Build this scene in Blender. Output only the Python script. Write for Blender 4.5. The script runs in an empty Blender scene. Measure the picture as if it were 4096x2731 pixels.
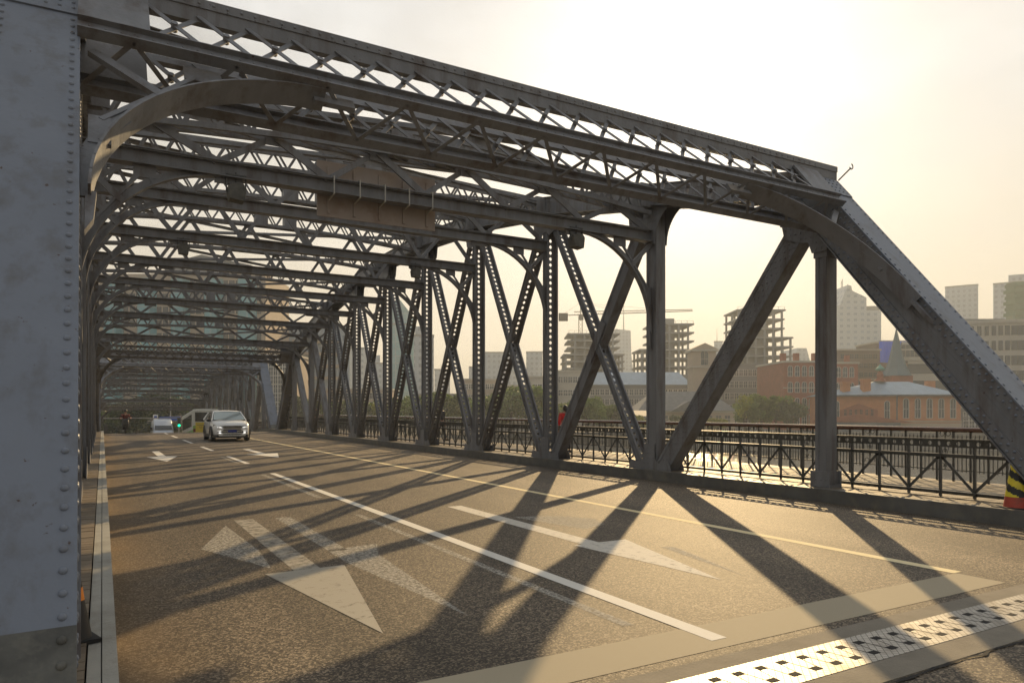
import bpy, math, random
from mathutils import Vector, Matrix
random.seed(7)
R = math.radians
scn = bpy.context.scene
col = scn.collection

# ------------------------------------------------------------------ camera, sky, sun
F = 714.5; XV = 102.25; YH = 410.0; ZC = 1.65; TH = math.atan((512-XV)/F)
CT, ST = math.cos(TH), math.sin(TH)
cam = bpy.data.cameras.new("camera"); co = bpy.data.objects.new("camera", cam); col.objects.link(co)
cam.sensor_width = 36; cam.lens = 36*F/1024
cam.shift_y = (YH-341.4)/1024
cam.clip_start = .05; cam.clip_end = 12000
co.location = (0, 0, ZC); co.rotation_euler = (R(90), 0, -TH)
scn.camera = co

SUN_EL, SUN_AZ = R(23.5), R(45.6)          # azimuth from +Y towards +X
sd = Vector((math.sin(SUN_AZ)*math.cos(SUN_EL), math.cos(SUN_AZ)*math.cos(SUN_EL), math.sin(SUN_EL)))
w = bpy.data.worlds.new("World"); scn.world = w; w.use_nodes = True
nt = w.node_tree; bg = nt.nodes['Background']
sky = nt.nodes.new('ShaderNodeTexSky'); sky.sky_type = 'NISHITA'; sky.sun_disc = False
sky.sun_elevation = SUN_EL; sky.sun_rotation = SUN_AZ
sky.air_density = 1.6; sky.dust_density = 4.5; sky.ozone_density = 1.2; sky.altitude = 10
# thin high cloud over the sky
tc = nt.nodes.new('ShaderNodeTexCoord'); mp = nt.nodes.new('ShaderNodeMapping'); mp.inputs['Scale'].default_value = (1, 1, 2.6)
nz = nt.nodes.new('ShaderNodeTexNoise'); nz.inputs['Scale'].default_value = 2.1; nz.inputs['Detail'].default_value = 7; nz.inputs['Roughness'].default_value = .55
cr = nt.nodes.new('ShaderNodeValToRGB'); cr.color_ramp.elements[0].position = .45; cr.color_ramp.elements[1].position = .64
cr.color_ramp.elements[0].color = (.08, .08, .08, 1); cr.color_ramp.elements[1].color = (.8, .8, .8, 1)
mx = nt.nodes.new('ShaderNodeMixRGB'); mx.inputs[2].default_value = (10.2, 10.1, 9.9, 1)
nt.links.new(tc.outputs['Generated'], mp.inputs[0]); nt.links.new(mp.outputs[0], nz.inputs[0]); nt.links.new(nz.outputs[0], cr.inputs[0])
hs = nt.nodes.new('ShaderNodeHueSaturation'); hs.inputs['Saturation'].default_value = .5; hs.inputs['Value'].default_value = 2.1; gm_ = nt.nodes.new('ShaderNodeGamma'); gm_.inputs[1].default_value = .5; nt.links.new(sky.outputs[0], gm_.inputs[0]); nt.links.new(gm_.outputs[0], hs.inputs['Color'])
nt.links.new(cr.outputs[0], mx.inputs[0]); nt.links.new(hs.outputs[0], mx.inputs[1])
sz = nt.nodes.new('ShaderNodeSeparateXYZ'); nt.links.new(tc.outputs['Generated'], sz.inputs[0])
er = nt.nodes.new('ShaderNodeValToRGB'); ee = er.color_ramp.elements; ee[0].position = .0; ee[0].color = (1.0, .86, .66, 1); ee[1].position = .55; ee[1].color = (.95, .99, 1.05, 1); k_ = ee.new(.28); k_.color = (1.03, 1.01, .97, 1)
nt.links.new(sz.outputs[2], er.inputs[0]); mt_ = nt.nodes.new('ShaderNodeMixRGB'); mt_.blend_type = 'MULTIPLY'; mt_.inputs[0].default_value = 1
nt.links.new(mx.outputs[0], mt_.inputs[1]); nt.links.new(er.outputs[0], mt_.inputs[2]); n2 = nt.nodes.new('ShaderNodeTexNoise'); n2.inputs['Scale'].default_value = 1.7; n2.inputs['Detail'].default_value = 5; nt.links.new(mp.outputs[0], n2.inputs[0])
r2w = nt.nodes.new('ShaderNodeMapRange'); r2w.inputs[1].default_value = .38; r2w.inputs[2].default_value = .6; r2w.inputs[3].default_value = .85; r2w.inputs[4].default_value = 1.04; nt.links.new(n2.outputs[0], r2w.inputs[0])
vs_ = nt.nodes.new('ShaderNodeVectorMath'); vs_.operation = 'SCALE'; nt.links.new(mt_.outputs[0], vs_.inputs[0]); nt.links.new(r2w.outputs[0], vs_.inputs['Scale']); nt.links.new(vs_.outputs[0], bg.inputs[0]); bg.inputs[1].default_value = .083
sl = bpy.data.lights.new("sun", 'SUN'); sl.energy = 5.0; sl.angle = R(.5); sl.color = (1.0, .71, .36)
so = bpy.data.objects.new("sun", sl); col.objects.link(so); so.rotation_euler = (-sd).to_track_quat('-Z', 'Y').to_euler()
scn.view_settings.view_transform = 'Standard'; scn.view_settings.look = 'None'; scn.view_settings.exposure = 0.3
scn.render.engine = 'CYCLES'

# ------------------------------------------------------------------ materials
def mat(name, base, rough=.6, metal=0., var=0., vs=3., bump=0., bs=60., dirt=None, ds=1.2, spec=None, coat=0., emit=None, es=1., stretch=None, dirt_amt=.6, chips=False):
    m = bpy.data.materials.new(name); m.use_nodes = True; n = m.node_tree; b = n.nodes['Principled BSDF']
    base = tuple(base)+((1,) if len(base) == 3 else ())
    b.inputs['Base Color'].default_value = base; b.inputs['Roughness'].default_value = rough; b.inputs['Metallic'].default_value = metal
    if spec is not None: b.inputs['Specular IOR Level'].default_value = spec
    if coat: b.inputs['Coat Weight'].default_value = coat
    if emit: b.inputs['Emission Color'].default_value = tuple(emit)+(1,); b.inputs['Emission Strength'].default_value = es
    g = n.nodes.new('ShaderNodeNewGeometry'); src = g.outputs['Position']
    if stretch:
        mpp = n.nodes.new('ShaderNodeMapping'); mpp.inputs['Scale'].default_value = stretch; n.links.new(src, mpp.inputs[0]); src = mpp.outputs[0]
    last = None
    if var:
        t = n.nodes.new('ShaderNodeTexNoise'); t.inputs['Scale'].default_value = vs; t.inputs['Detail'].default_value = 6; n.links.new(src, t.inputs[0])
        r = n.nodes.new('ShaderNodeValToRGB'); e = r.color_ramp.elements
        e[0].position = .3; e[1].position = .7
        e[0].color = tuple(c*(1-var) for c in base[:3])+(1,); e[1].color = tuple(min(1, c*(1+var)) for c in base[:3])+(1,)
        n.links.new(t.outputs[0], r.inputs[0]); last = r.outputs[0]
    if dirt:
        t = n.nodes.new('ShaderNodeTexNoise'); t.inputs['Scale'].default_value = ds; t.inputs['Detail'].default_value = 9; t.inputs['Roughness'].default_value = .65; n.links.new(src, t.inputs[0])
        r = n.nodes.new('ShaderNodeValToRGB'); e = r.color_ramp.elements; e[0].position = .5; e[1].position = .68
        e[0].color = (0, 0, 0, 1); e[1].color = (dirt_amt,)*3+(1,)
        n.links.new(t.outputs[0], r.inputs[0])
        mxx = n.nodes.new('ShaderNodeMixRGB'); mxx.inputs[1].default_value = base; mxx.inputs[2].default_value = tuple(dirt)+(1,)
        n.links.new(r.outputs[0], mxx.inputs[0])
        if last: n.links.new(last, mxx.inputs[1])
        last = mxx.outputs[0]
    if chips:
        t = n.nodes.new('ShaderNodeTexNoise'); t.inputs['Scale'].default_value = 17; t.inputs['Detail'].default_value = 5; n.links.new(g.outputs['Position'], t.inputs[0])
        r = n.nodes.new('ShaderNodeMapRange'); r.inputs[1].default_value = .70; r.inputs[2].default_value = .74; n.links.new(t.outputs[0], r.inputs[0])
        mc_ = n.nodes.new('ShaderNodeMixRGB'); mc_.inputs[2].default_value = (.06, .03, .018, 1); n.links.new(r.outputs[0], mc_.inputs[0]); n.links.new(last, mc_.inputs[1]); last = mc_.outputs[0]
    if last: n.links.new(last, b.inputs['Base Color'])
    if bump:
        t = n.nodes.new('ShaderNodeTexNoise'); t.inputs['Scale'].default_value = bs; t.inputs['Detail'].default_value = 4; n.links.new(g.outputs['Position'], t.inputs[0])
        bb = n.nodes.new('ShaderNodeBump'); bb.inputs['Strength'].default_value = bump; bb.inputs['Distance'].default_value = .02
        n.links.new(t.outputs[0], bb.inputs['Height']); n.links.new(bb.outputs[0], b.inputs['Normal'])
    return m
M = {}
M['steel'] = mat('painted_steel', (.168, .17, .178), .45, .0, var=.14, vs=5, bump=.16, bs=25, dirt=(.07, .045, .03), ds=3.2, stretch=(1, 1, .16), dirt_amt=.75, chips=True)
M['steel_sky_tint'] = mat('cover_plate_sky_tint', (.155, .174, .21), .42, .0, var=.08, vs=2.2, bump=.14, bs=18, dirt=(.085, .075, .065), ds=4, stretch=(1, 1, .12), dirt_amt=.55, chips=True)  # steel with bluish sky light put into the base colour of the covers
M['steel_dark'] = mat('painted_steel_inner', (.12, .118, .118), .5, .0, var=.2, vs=3, bump=.12, bs=25, dirt=(.07, .045, .03), ds=2.1, dirt_amt=.6)
M['steel_base'] = mat('stained_steel', (.085, .082, .07), .6, .0, var=.3, vs=6, bump=.2, bs=30, dirt=(.16, .15, .12), ds=9)
M['iron'] = mat('railing_iron', (.075, .075, .07), .38, .2, var=.2, vs=9)
M['handrail'] = mat('varnished_handrail', (.10, .04, .022), .25, .0, var=.25, vs=8, coat=.4)
M['kerb'] = mat('kerb_concrete', (.34, .33, .29), .75, .0, var=.14, vs=2.5, bump=.25, bs=45, dirt=(.16, .14, .1), ds=3, dirt_amt=.5)
M['kerb_steel'] = mat('kerb_steel_plate', (.10, .098, .09), .5, .0, var=.25, vs=3, bump=.2, bs=30, dirt=(.2, .17, .12), ds=2.5)
M['concrete'] = mat('joint_concrete', (.20, .175, .135), .85, .0, var=.12, vs=5, bump=.3, bs=70, dirt=(.14, .12, .09), ds=2.2, dirt_amt=.4)
M['rubber'] = mat('black_rubber', (.012, .012, .012), .7)
M['black'] = mat('black_gap', (.006, .005, .005), .9)
M['glass'] = mat('dark_glass', (.02, .026, .03), .06, .0, spec=.9)
M['glass_sky'] = mat('windshield_sky_reflection', (.26, .3, .29), .08, .55)  # pale base colour imitates the sky reflected in the windshield
M['chrome'] = mat('chrome', (.55, .55, .56), .15, .9)
M['carpaint'] = mat('pearl_white_paint', (.86, .86, .83), .28, .1, coat=.8)
M['vanpaint'] = mat('white_van_paint', (.68, .72, .78), .3, .0, coat=.6)
M['trim'] = mat('black_trim', (.02, .02, .02), .5)
M['lamp_on'] = mat('running_light', (.9, .9, .9), .3, emit=(1, .97, .9), es=1.3)
M['headlamp'] = mat('headlamp_lens', (.22, .24, .26), .08, .3, coat=1.)
M['plate_blue'] = mat('blue_number_plate', (.05, .07, .3), .4)
M['bus_white'] = mat('bus_white', (.62, .62, .56), .35, var=.05)
M['bus_yellow'] = mat('bus_yellow', (.62, .47, .04), .4)
M['bus_green'] = mat('bus_green', (.22, .42, .08), .4)
M['red_lamp'] = mat('tail_lamp_red', (.16, .02, .015), .3)
M['cone_orange'] = mat('cone_orange', (.75, .22, .02), .5)
M['cone_black'] = mat('cone_black', (.02, .018, .017), .6)
M['cone_yellow'] = mat('cone_yellow', (.75, .6, .03), .5, dirt=(.15, .12, .05), ds=9, dirt_amt=.4)
M['cone_red'] = mat('cone_red', (.42, .055, .03), .6, dirt=(.1, .05, .03), ds=9)
M['sign_back'] = mat('sign_back', (.36, .30, .26), .55, .0, var=.08, vs=2, dirt=(.2, .13, .09), ds=2)
M['strap'] = mat('white_strap', (.42, .4, .35), .6)
M['sign_blue'] = mat('sign_blue', (.02, .1, .42), .4)
M['white'] = mat('white_paint', (.75, .75, .72), .5)
M['skin'] = mat('skin', (.42, .25, .17), .5)
M['hair'] = mat('black_hair', (.015, .012, .011), .45)
M['coat_red'] = mat('red_coat', (.6, .012, .012), .7, var=.15, vs=14)
M['cloth_dark'] = mat('dark_cloth', (.03, .03, .035), .85)
M['cloth_maroon'] = mat('maroon_jacket', (.14, .025, .02), .8)
M['cloth_pink'] = mat('pink_bag', (.5, .3, .28), .8)
M['green_lamp'] = mat('green_signal', (.0, .6, .3), .4, emit=(.0, 1, .45), es=1.6)
M['pole'] = mat('galvanised_pole', (.3, .3, .29), .5, .3)
M['floor_conc'] = mat('raw_concrete', (.25, .25, .24), .85, var=.15, vs=.4)
M['quay'] = mat('quay_granite', (.2, .185, .16), .8, var=.2, vs=.5, stretch=(1, 1, 3))
M['land'] = mat('bank_paving', (.17, .155, .13), .9, var=.2, vs=.1)
M['bark'] = mat('bark', (.06, .045, .03), .9)
M['window'] = mat('window_glass', (.035, .045, .055), .12, spec=.8)
M['frame_white'] = mat('white_window_frame', (.6, .58, .54), .6)
M['brick_red'] = mat('red_brick', (.29, .10, .06), .85, var=.16, vs=.7)
M['brick_orange'] = mat('orange_brick', (.46, .19, .09), .85, var=.12, vs=.8)
M['roof_blue'] = mat('zinc_roof', (.25, .32, .38), .45, .2, var=.12, vs=.6)
M['roof_dark'] = mat('slate_roof', (.12, .12, .12), .7, var=.2, vs=1)
M['stone'] = mat('pale_stone', (.42, .39, .33), .8, var=.08, vs=.2)
M['stone_warm'] = mat('warm_stone', (.40, .32, .24), .8, var=.08, vs=.2)
M['grey_wall'] = mat('grey_render', (.17, .175, .18), .85, var=.12, vs=.2)
M['brown_wall'] = mat('brown_render', (.16, .115, .09), .85, var=.2, vs=.25)
M['copper'] = mat('copper_green', (.12, .3, .24), .6, .2)
M['spire'] = mat('spire_slate', (.08, .13, .15), .6, var=.1)
M['netting'] = mat('blue_netting', (.02, .12, .75), .8, var=.15, vs=.2)
M['net_green'] = mat('green_netting', (.05, .13, .06), .9)
M['orange_crane'] = mat('crane_steel', (.22, .19, .15), .6)

def leafmat(name, c1, c2):
    m = bpy.data.materials.new(name); m.use_nodes = True; n = m.node_tree; b = n.nodes['Principled BSDF']
    g = n.nodes.new('ShaderNodeNewGeometry'); r = n.nodes.new('ShaderNodeValToRGB')
    r.color_ramp.elements[0].color = tuple(c1)+(1,); r.color_ramp.elements[1].color = tuple(c2)+(1,)
    n.links.new(g.outputs['Random Per Island'], r.inputs[0]); n.links.new(r.outputs[0], b.inputs['Base Color'])
    b.inputs['Roughness'].default_value = .7
    tr = n.nodes.new('ShaderNodeBsdfTranslucent'); n.links.new(r.outputs[0], tr.inputs[0])
    ms = n.nodes.new('ShaderNodeMixShader'); ms.inputs[0].default_value = .35
    n.links.new(b.outputs[0], ms.inputs[1]); n.links.new(tr.outputs[0], ms.inputs[2]); n.links.new(ms.outputs[0], n.nodes['Material Output'].inputs[0])
    return m
M['leaf'] = leafmat('leaves_green', (.05, .09, .01), (.15, .22, .03))
M['leaf_yellow'] = leafmat('leaves_yellow_green', (.10, .12, .012), (.26, .27, .04))
M['leaf_dark'] = leafmat('leaves_dark', (.025, .045, .018), (.06, .09, .03))

def asphalt():
    m = bpy.data.materials.new('asphalt'); m.use_nodes = True; n = m.node_tree; b = n.nodes['Principled BSDF']; L = n.links
    g = n.nodes.new('ShaderNodeNewGeometry'); P = g.outputs['Position']
    v = n.nodes.new('ShaderNodeTexVoronoi'); v.inputs['Scale'].default_value = 72; L.new(P, v.inputs['Vector'])
    f = n.nodes.new('ShaderNodeTexNoise'); f.inputs['Scale'].default_value = 120; f.inputs['Detail'].default_value = 5; L.new(P, f.inputs[0])
    r = n.nodes.new('ShaderNodeValToRGB'); e = r.color_ramp.elements
    e[0].position = .28; e[0].color = (.022, .017, .012, 1); e[1].position = .82; e[1].color = (.30, .24, .165, 1)
    k = e.new(.55); k.color = (.075, .057, .039, 1)
    sep = n.nodes.new('ShaderNodeSeparateColor'); L.new(v.outputs['Color'], sep.inputs[0])
    mmx = n.nodes.new('ShaderNodeMix'); mmx.inputs[0].default_value = .5; L.new(sep.outputs[0], mmx.inputs[2]); L.new(f.outputs[0], mmx.inputs[3])
    L.new(mmx.outputs[0], r.inputs[0])
    # big patches, and paler asphalt right of the centre line
    mpp = n.nodes.new('ShaderNodeMapping'); mpp.inputs['Scale'].default_value = (1.1, .16, 1); L.new(P, mpp.inputs[0])
    p = n.nodes.new('ShaderNodeTexNoise'); p.inputs['Scale'].default_value = .9; p.inputs['Detail'].default_value = 6; L.new(mpp.outputs[0], p.inputs[0])
    pr = n.nodes.new('ShaderNodeMapRange'); pr.inputs[1].default_value = .3; pr.inputs[2].default_value = .7; pr.inputs[3].default_value = .85; pr.inputs[4].default_value = 1.5; L.new(p.outputs[0], pr.inputs[0])
    sx = n.nodes.new('ShaderNodeSeparateXYZ'); L.new(P, sx.inputs[0])
    lane = n.nodes.new('ShaderNodeMapRange'); lane.inputs[1].default_value = 7.35; lane.inputs[2].default_value = 7.75; lane.inputs[3].default_value = 1.0; lane.inputs[4].default_value = 1.18; L.new(sx.outputs[0], lane.inputs[0])
    # polished wheel tracks and a dark oil line in every lane
    wv = n.nodes.new('ShaderNodeMath'); wv.operation = 'MULTIPLY'; wv.inputs[1].default_value = 2*math.pi/1.86; L.new(sx.outputs[0], wv.inputs[0])
    cs = n.nodes.new('ShaderNodeMath'); cs.operation = 'COSINE'; L.new(wv.outputs[0], cs.inputs[0])
    wr = n.nodes.new('ShaderNodeMapRange'); wr.inputs[1].default_value = -1; wr.inputs[2].default_value = 1; wr.inputs[3].default_value = 1.08; wr.inputs[4].default_value = .84; L.new(cs.outputs[0], wr.inputs[0])
    sp = n.nodes.new('ShaderNodeTexNoise'); sp.inputs['Scale'].default_value = 3.3; sp.inputs['Detail'].default_value = 3; L.new(P, sp.inputs[0])
    sr = n.nodes.new('ShaderNodeMapRange'); sr.inputs[1].default_value = .66; sr.inputs[2].default_value = .74; sr.inputs[3].default_value = 1.; sr.inputs[4].default_value = .72; L.new(sp.outputs[0], sr.inputs[0])
    m0 = n.nodes.new('ShaderNodeMath'); m0.operation = 'MULTIPLY'; L.new(wr.outputs[0], m0.inputs[0]); L.new(sr.outputs[0], m0.inputs[1])
    m1 = n.nodes.new('ShaderNodeMath'); m1.operation = 'MULTIPLY'; L.new(m0.outputs[0], m1.inputs[0]); L.new(pr.outputs[0], m1.inputs[1])
    mu = n.nodes.new('ShaderNodeMath'); mu.operation = 'MULTIPLY'; L.new(m1.outputs[0], mu.inputs[0]); L.new(lane.outputs[0], mu.inputs[1])
    vm = n.nodes.new('ShaderNodeVectorMath'); vm.operation = 'SCALE'; L.new(r.outputs[0], vm.inputs[0]); L.new(mu.outputs[0], vm.inputs['Scale'])
    # orange dust along the left kerb
    dm = n.nodes.new('ShaderNodeMapRange'); dm.inputs[1].default_value = .05; dm.inputs[2].default_value = .75; dm.inputs[3].default_value = .75; dm.inputs[4].default_value = 0; L.new(sx.outputs[0], dm.inputs[0])
    dn = n.nodes.new('ShaderNodeTexNoise'); dn.inputs['Scale'].default_value = 1.6; dn.inputs['Detail'].default_value = 7; L.new(P, dn.inputs[0])
    dmm = n.nodes.new('ShaderNodeMath'); dmm.operation = 'MULTIPLY'; L.new(dm.outputs[0], dmm.inputs[0]); L.new(dn.outputs[0], dmm.inputs[1])
    mc = n.nodes.new('ShaderNodeMixRGB'); mc.inputs[2].default_value = (.30, .19, .085, 1); L.new(dmm.outputs[0], mc.inputs[0]); L.new(vm.outputs[0], mc.inputs[1])
    L.new(mc.outputs[0], b.inputs['Base Color']); b.inputs['Roughness'].default_value = .66; b.inputs['Specular IOR Level'].default_value = .36
    bb = n.nodes.new('ShaderNodeBump'); bb.inputs['Strength'].default_value = 1.0; bb.inputs['Distance'].default_value = .010
    L.new(mmx.outputs[0], bb.inputs['Height']); L.new(bb.outputs[0], b.inputs['Normal'])
    return m
M['asphalt'] = asphalt()

def paint(name, c, lo, hi, sc=9.):
    """worn road paint: paint flakes away and lets the road below show"""
    m = bpy.data.materials.new(name); m.use_nodes = True; n = m.node_tree; b = n.nodes['Principled BSDF']; L = n.links
    b.inputs['Base Color'].default_value = tuple(c)+(1,); b.inputs['Roughness'].default_value = .8; b.inputs['Specular IOR Level'].default_value = .25
    g = n.nodes.new('ShaderNodeNewGeometry')
    t = n.nodes.new('ShaderNodeTexNoise'); t.inputs['Scale'].default_value = sc; t.inputs['Detail'].default_value = 10; t.inputs['Roughness'].default_value = .75; L.new(g.outputs['Position'], t.inputs[0])
    r = n.nodes.new('ShaderNodeMapRange'); r.inputs[1].default_value = lo; r.inputs[2].default_value = hi; L.new(t.outputs[0], r.inputs[0])
    t2 = n.nodes.new('ShaderNodeTexNoise'); t2.inputs['Scale'].default_value = 110; L.new(g.outputs['Position'], t2.inputs[0])
    bb = n.nodes.new('ShaderNodeBump'); bb.inputs['Strength'].default_value = .4; bb.inputs['Distance'].default_value = .004; L.new(t2.outputs[0], bb.inputs['Height']); L.new(bb.outputs[0], b.inputs['Normal'])
    tr = n.nodes.new('ShaderNodeBsdfTransparent'); ms = n.nodes.new('ShaderNodeMixShader')
    L.new(r.outputs[0], ms.inputs[0]); L.new(tr.outputs[0], ms.inputs[1]); L.new(b.outputs[0], ms.inputs[2]); L.new(ms.outputs[0], n.nodes['Material Output'].inputs[0])
    return m
M['paint_white'] = paint('road_paint_white', (.7, .67, .6), .25, .37)
M['paint_yellow'] = paint('road_paint_yellow', (.78, .66, .4), .22, .34)
M['paint_worn'] = paint('road_paint_worn', (.36, .33, .275), .28, .56, 8)
M['paint_ghost'] = paint('road_paint_ghost', (.44, .41, .35), .37, .60, 24)

def planks():
    m = bpy.data.materials.new('timber_planks'); m.use_nodes = True; n = m.node_tree; b = n.nodes['Principled BSDF']; L = n.links
    g = n.nodes.new('ShaderNodeNewGeometry'); r = n.nodes.new('ShaderNodeValToRGB'); e = r.color_ramp.elements
    e[0].color = (.10, .075, .05, 1); e[1].color = (.24, .19, .13, 1)
    mpp = n.nodes.new('ShaderNodeMapping'); mpp.inputs['Scale'].default_value = (1.2, 30, 1); L.new(g.outputs['Position'], mpp.inputs[0])
    t = n.nodes.new('ShaderNodeTexNoise'); t.inputs['Scale'].default_value = 2.; t.inputs['Detail'].default_value = 6; L.new(mpp.outputs[0], t.inputs[0])
    a = n.nodes.new('ShaderNodeMath'); a.operation = 'MULTIPLY_ADD'; a.inputs[1].default_value = .55; L.new(g.outputs['Random Per Island'], a.inputs[0])
    s = n.nodes.new('ShaderNodeMath'); s.operation = 'MULTIPLY'; s.inputs[1].default_value = .5; L.new(t.outputs[0], s.inputs[0]); L.new(s.outputs[0], a.inputs[2])
    L.new(a.outputs[0], r.inputs[0]); L.new(r.outputs[0], b.inputs['Base Color']); b.inputs['Roughness'].default_value = .6
    bb = n.nodes.new('ShaderNodeBump'); bb.inputs['Strength'].default_value = .3; bb.inputs['Distance'].default_value = .01; L.new(t.outputs[0], bb.inputs['Height']); L.new(bb.outputs[0], b.inputs['Normal'])
    return m
M['planks'] = planks()

def treadplate():
    m = bpy.data.materials.new('tread_plate'); m.use_nodes = True; n = m.node_tree; b = n.nodes['Principled BSDF']; L = n.links
    b.inputs['Metallic'].default_value = .6; b.inputs['Roughness'].default_value = .5
    g = n.nodes.new('ShaderNodeNewGeometry')
    mpp = n.nodes.new('ShaderNodeMapping'); mpp.inputs['Rotation'].default_value = (0, 0, R(45)); L.new(g.outputs['Position'], mpp.inputs[0])
    br = n.nodes.new('ShaderNodeTexBrick'); br.offset = 0; br.inputs['Scale'].default_value = 1.0
    br.inputs['Brick Width'].default_value = .042; br.inputs['Row Height'].default_value = .042; br.inputs['Mortar Size'].default_value = .003
    br.inputs['Color1'].default_value = (.46, .44, .4, 1); br.inputs['Color2'].default_value = (.36, .35, .32, 1); br.inputs['Mortar'].default_value = (.12, .11, .1, 1)
    L.new(mpp.outputs[0], br.inputs[0])
    dn_ = n.nodes.new('ShaderNodeTexNoise'); dn_.inputs['Scale'].default_value = 5; dn_.inputs['Detail'].default_value = 8; L.new(g.outputs['Position'], dn_.inputs[0])
    dr_ = n.nodes.new('ShaderNodeMapRange'); dr_.inputs[1].default_value = .5; dr_.inputs[2].default_value = .72; dr_.inputs[4].default_value = .7; L.new(dn_.outputs[0], dr_.inputs[0])
    dx_ = n.nodes.new('ShaderNodeMixRGB'); dx_.inputs[2].default_value = (.13, .11, .085, 1); L.new(dr_.outputs[0], dx_.inputs[0]); L.new(br.outputs[0], dx_.inputs[1]); L.new(dx_.outputs[0], b.inputs['Base Color'])
    bb = n.nodes.new('ShaderNodeBump'); bb.invert = True; bb.inputs['Strength'].default_value = .5; bb.inputs['Distance'].default_value = .003; L.new(br.outputs['Fac'], bb.inputs['Height']); L.new(bb.outputs[0], b.inputs['Normal'])
    return m
M['tread'] = treadplate()

def water():
    m = bpy.data.materials.new('river_water'); m.use_nodes = True; n = m.node_tree; b = n.nodes['Principled BSDF']; L = n.links
    b.inputs['Base Color'].default_value = (.05, .048, .035, 1); b.inputs['Roughness'].default_value = .09
    g = n.nodes.new('ShaderNodeNewGeometry'); mpp = n.nodes.new('ShaderNodeMapping'); mpp.inputs['Rotation'].default_value = (0, 0, TH); mpp.inputs['Scale'].default_value = (.35, 1.1, 1); L.new(g.outputs['Position'], mpp.inputs[0])
    t = n.nodes.new('ShaderNodeTexNoise'); t.inputs['Scale'].default_value = 1.1; t.inputs['Detail'].default_value = 5; L.new(mpp.outputs[0], t.inputs[0])
    bb = n.nodes.new('ShaderNodeBump'); bb.inputs['Strength'].default_value = .8; bb.inputs['Distance'].default_value = .35; L.new(t.outputs[0], bb.inputs['Height']); L.new(bb.outputs[0], b.inputs['Normal'])
    return m
M['water'] = water()

def facade(name, wall, glass, fw, fh, mort=.35, rough=.5):
    """far tower: rows of windows in the wall"""
    m = bpy.data.materials.new(name); m.use_nodes = True; n = m.node_tree; b = n.nodes['Principled BSDF']; L = n.links
    tcx = n.nodes.new('ShaderNodeTexCoord'); s = n.nodes.new('ShaderNodeSeparateXYZ'); L.new(tcx.outputs['Object'], s.inputs[0])
    ad = n.nodes.new('ShaderNodeMath'); ad.operation = 'ADD'; L.new(s.outputs[0], ad.inputs[0]); L.new(s.outputs[1], ad.inputs[1])
    c = n.nodes.new('ShaderNodeCombineXYZ'); L.new(ad.outputs[0], c.inputs[0]); L.new(s.outputs[2], c.inputs[1])
    br = n.nodes.new('ShaderNodeTexBrick'); br.offset = 0; br.inputs['Scale'].default_value = 1.0
    br.inputs['Brick Width'].default_value = fw; br.inputs['Row Height'].default_value = fh; br.inputs['Mortar Size'].default_value = mort; br.inputs['Mortar Smooth'].default_value = .0
    br.inputs['Color1'].default_value = tuple(glass)+(1,); br.inputs['Color2'].default_value = tuple(x*1.35 for x in glass)+(1,); br.inputs['Mortar'].default_value = tuple(wall)+(1,)
    L.new(c.outputs[0], br.inputs[0]); L.new(br.outputs[0], b.inputs['Base Color']); b.inputs['Roughness'].default_value = rough
    return m
M['f_glass'] = facade('glass_tower', (.22, .36, .38), (.13, .30, .33), 3.2, 3.6, .25, .25)
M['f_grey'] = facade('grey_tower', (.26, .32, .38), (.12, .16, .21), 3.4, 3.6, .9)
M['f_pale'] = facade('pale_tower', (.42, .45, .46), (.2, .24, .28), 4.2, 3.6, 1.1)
M['f_tan'] = facade('tan_block', (.36, .3, .23), (.09, .13, .14), 3.4, 3.5, .85)

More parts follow.
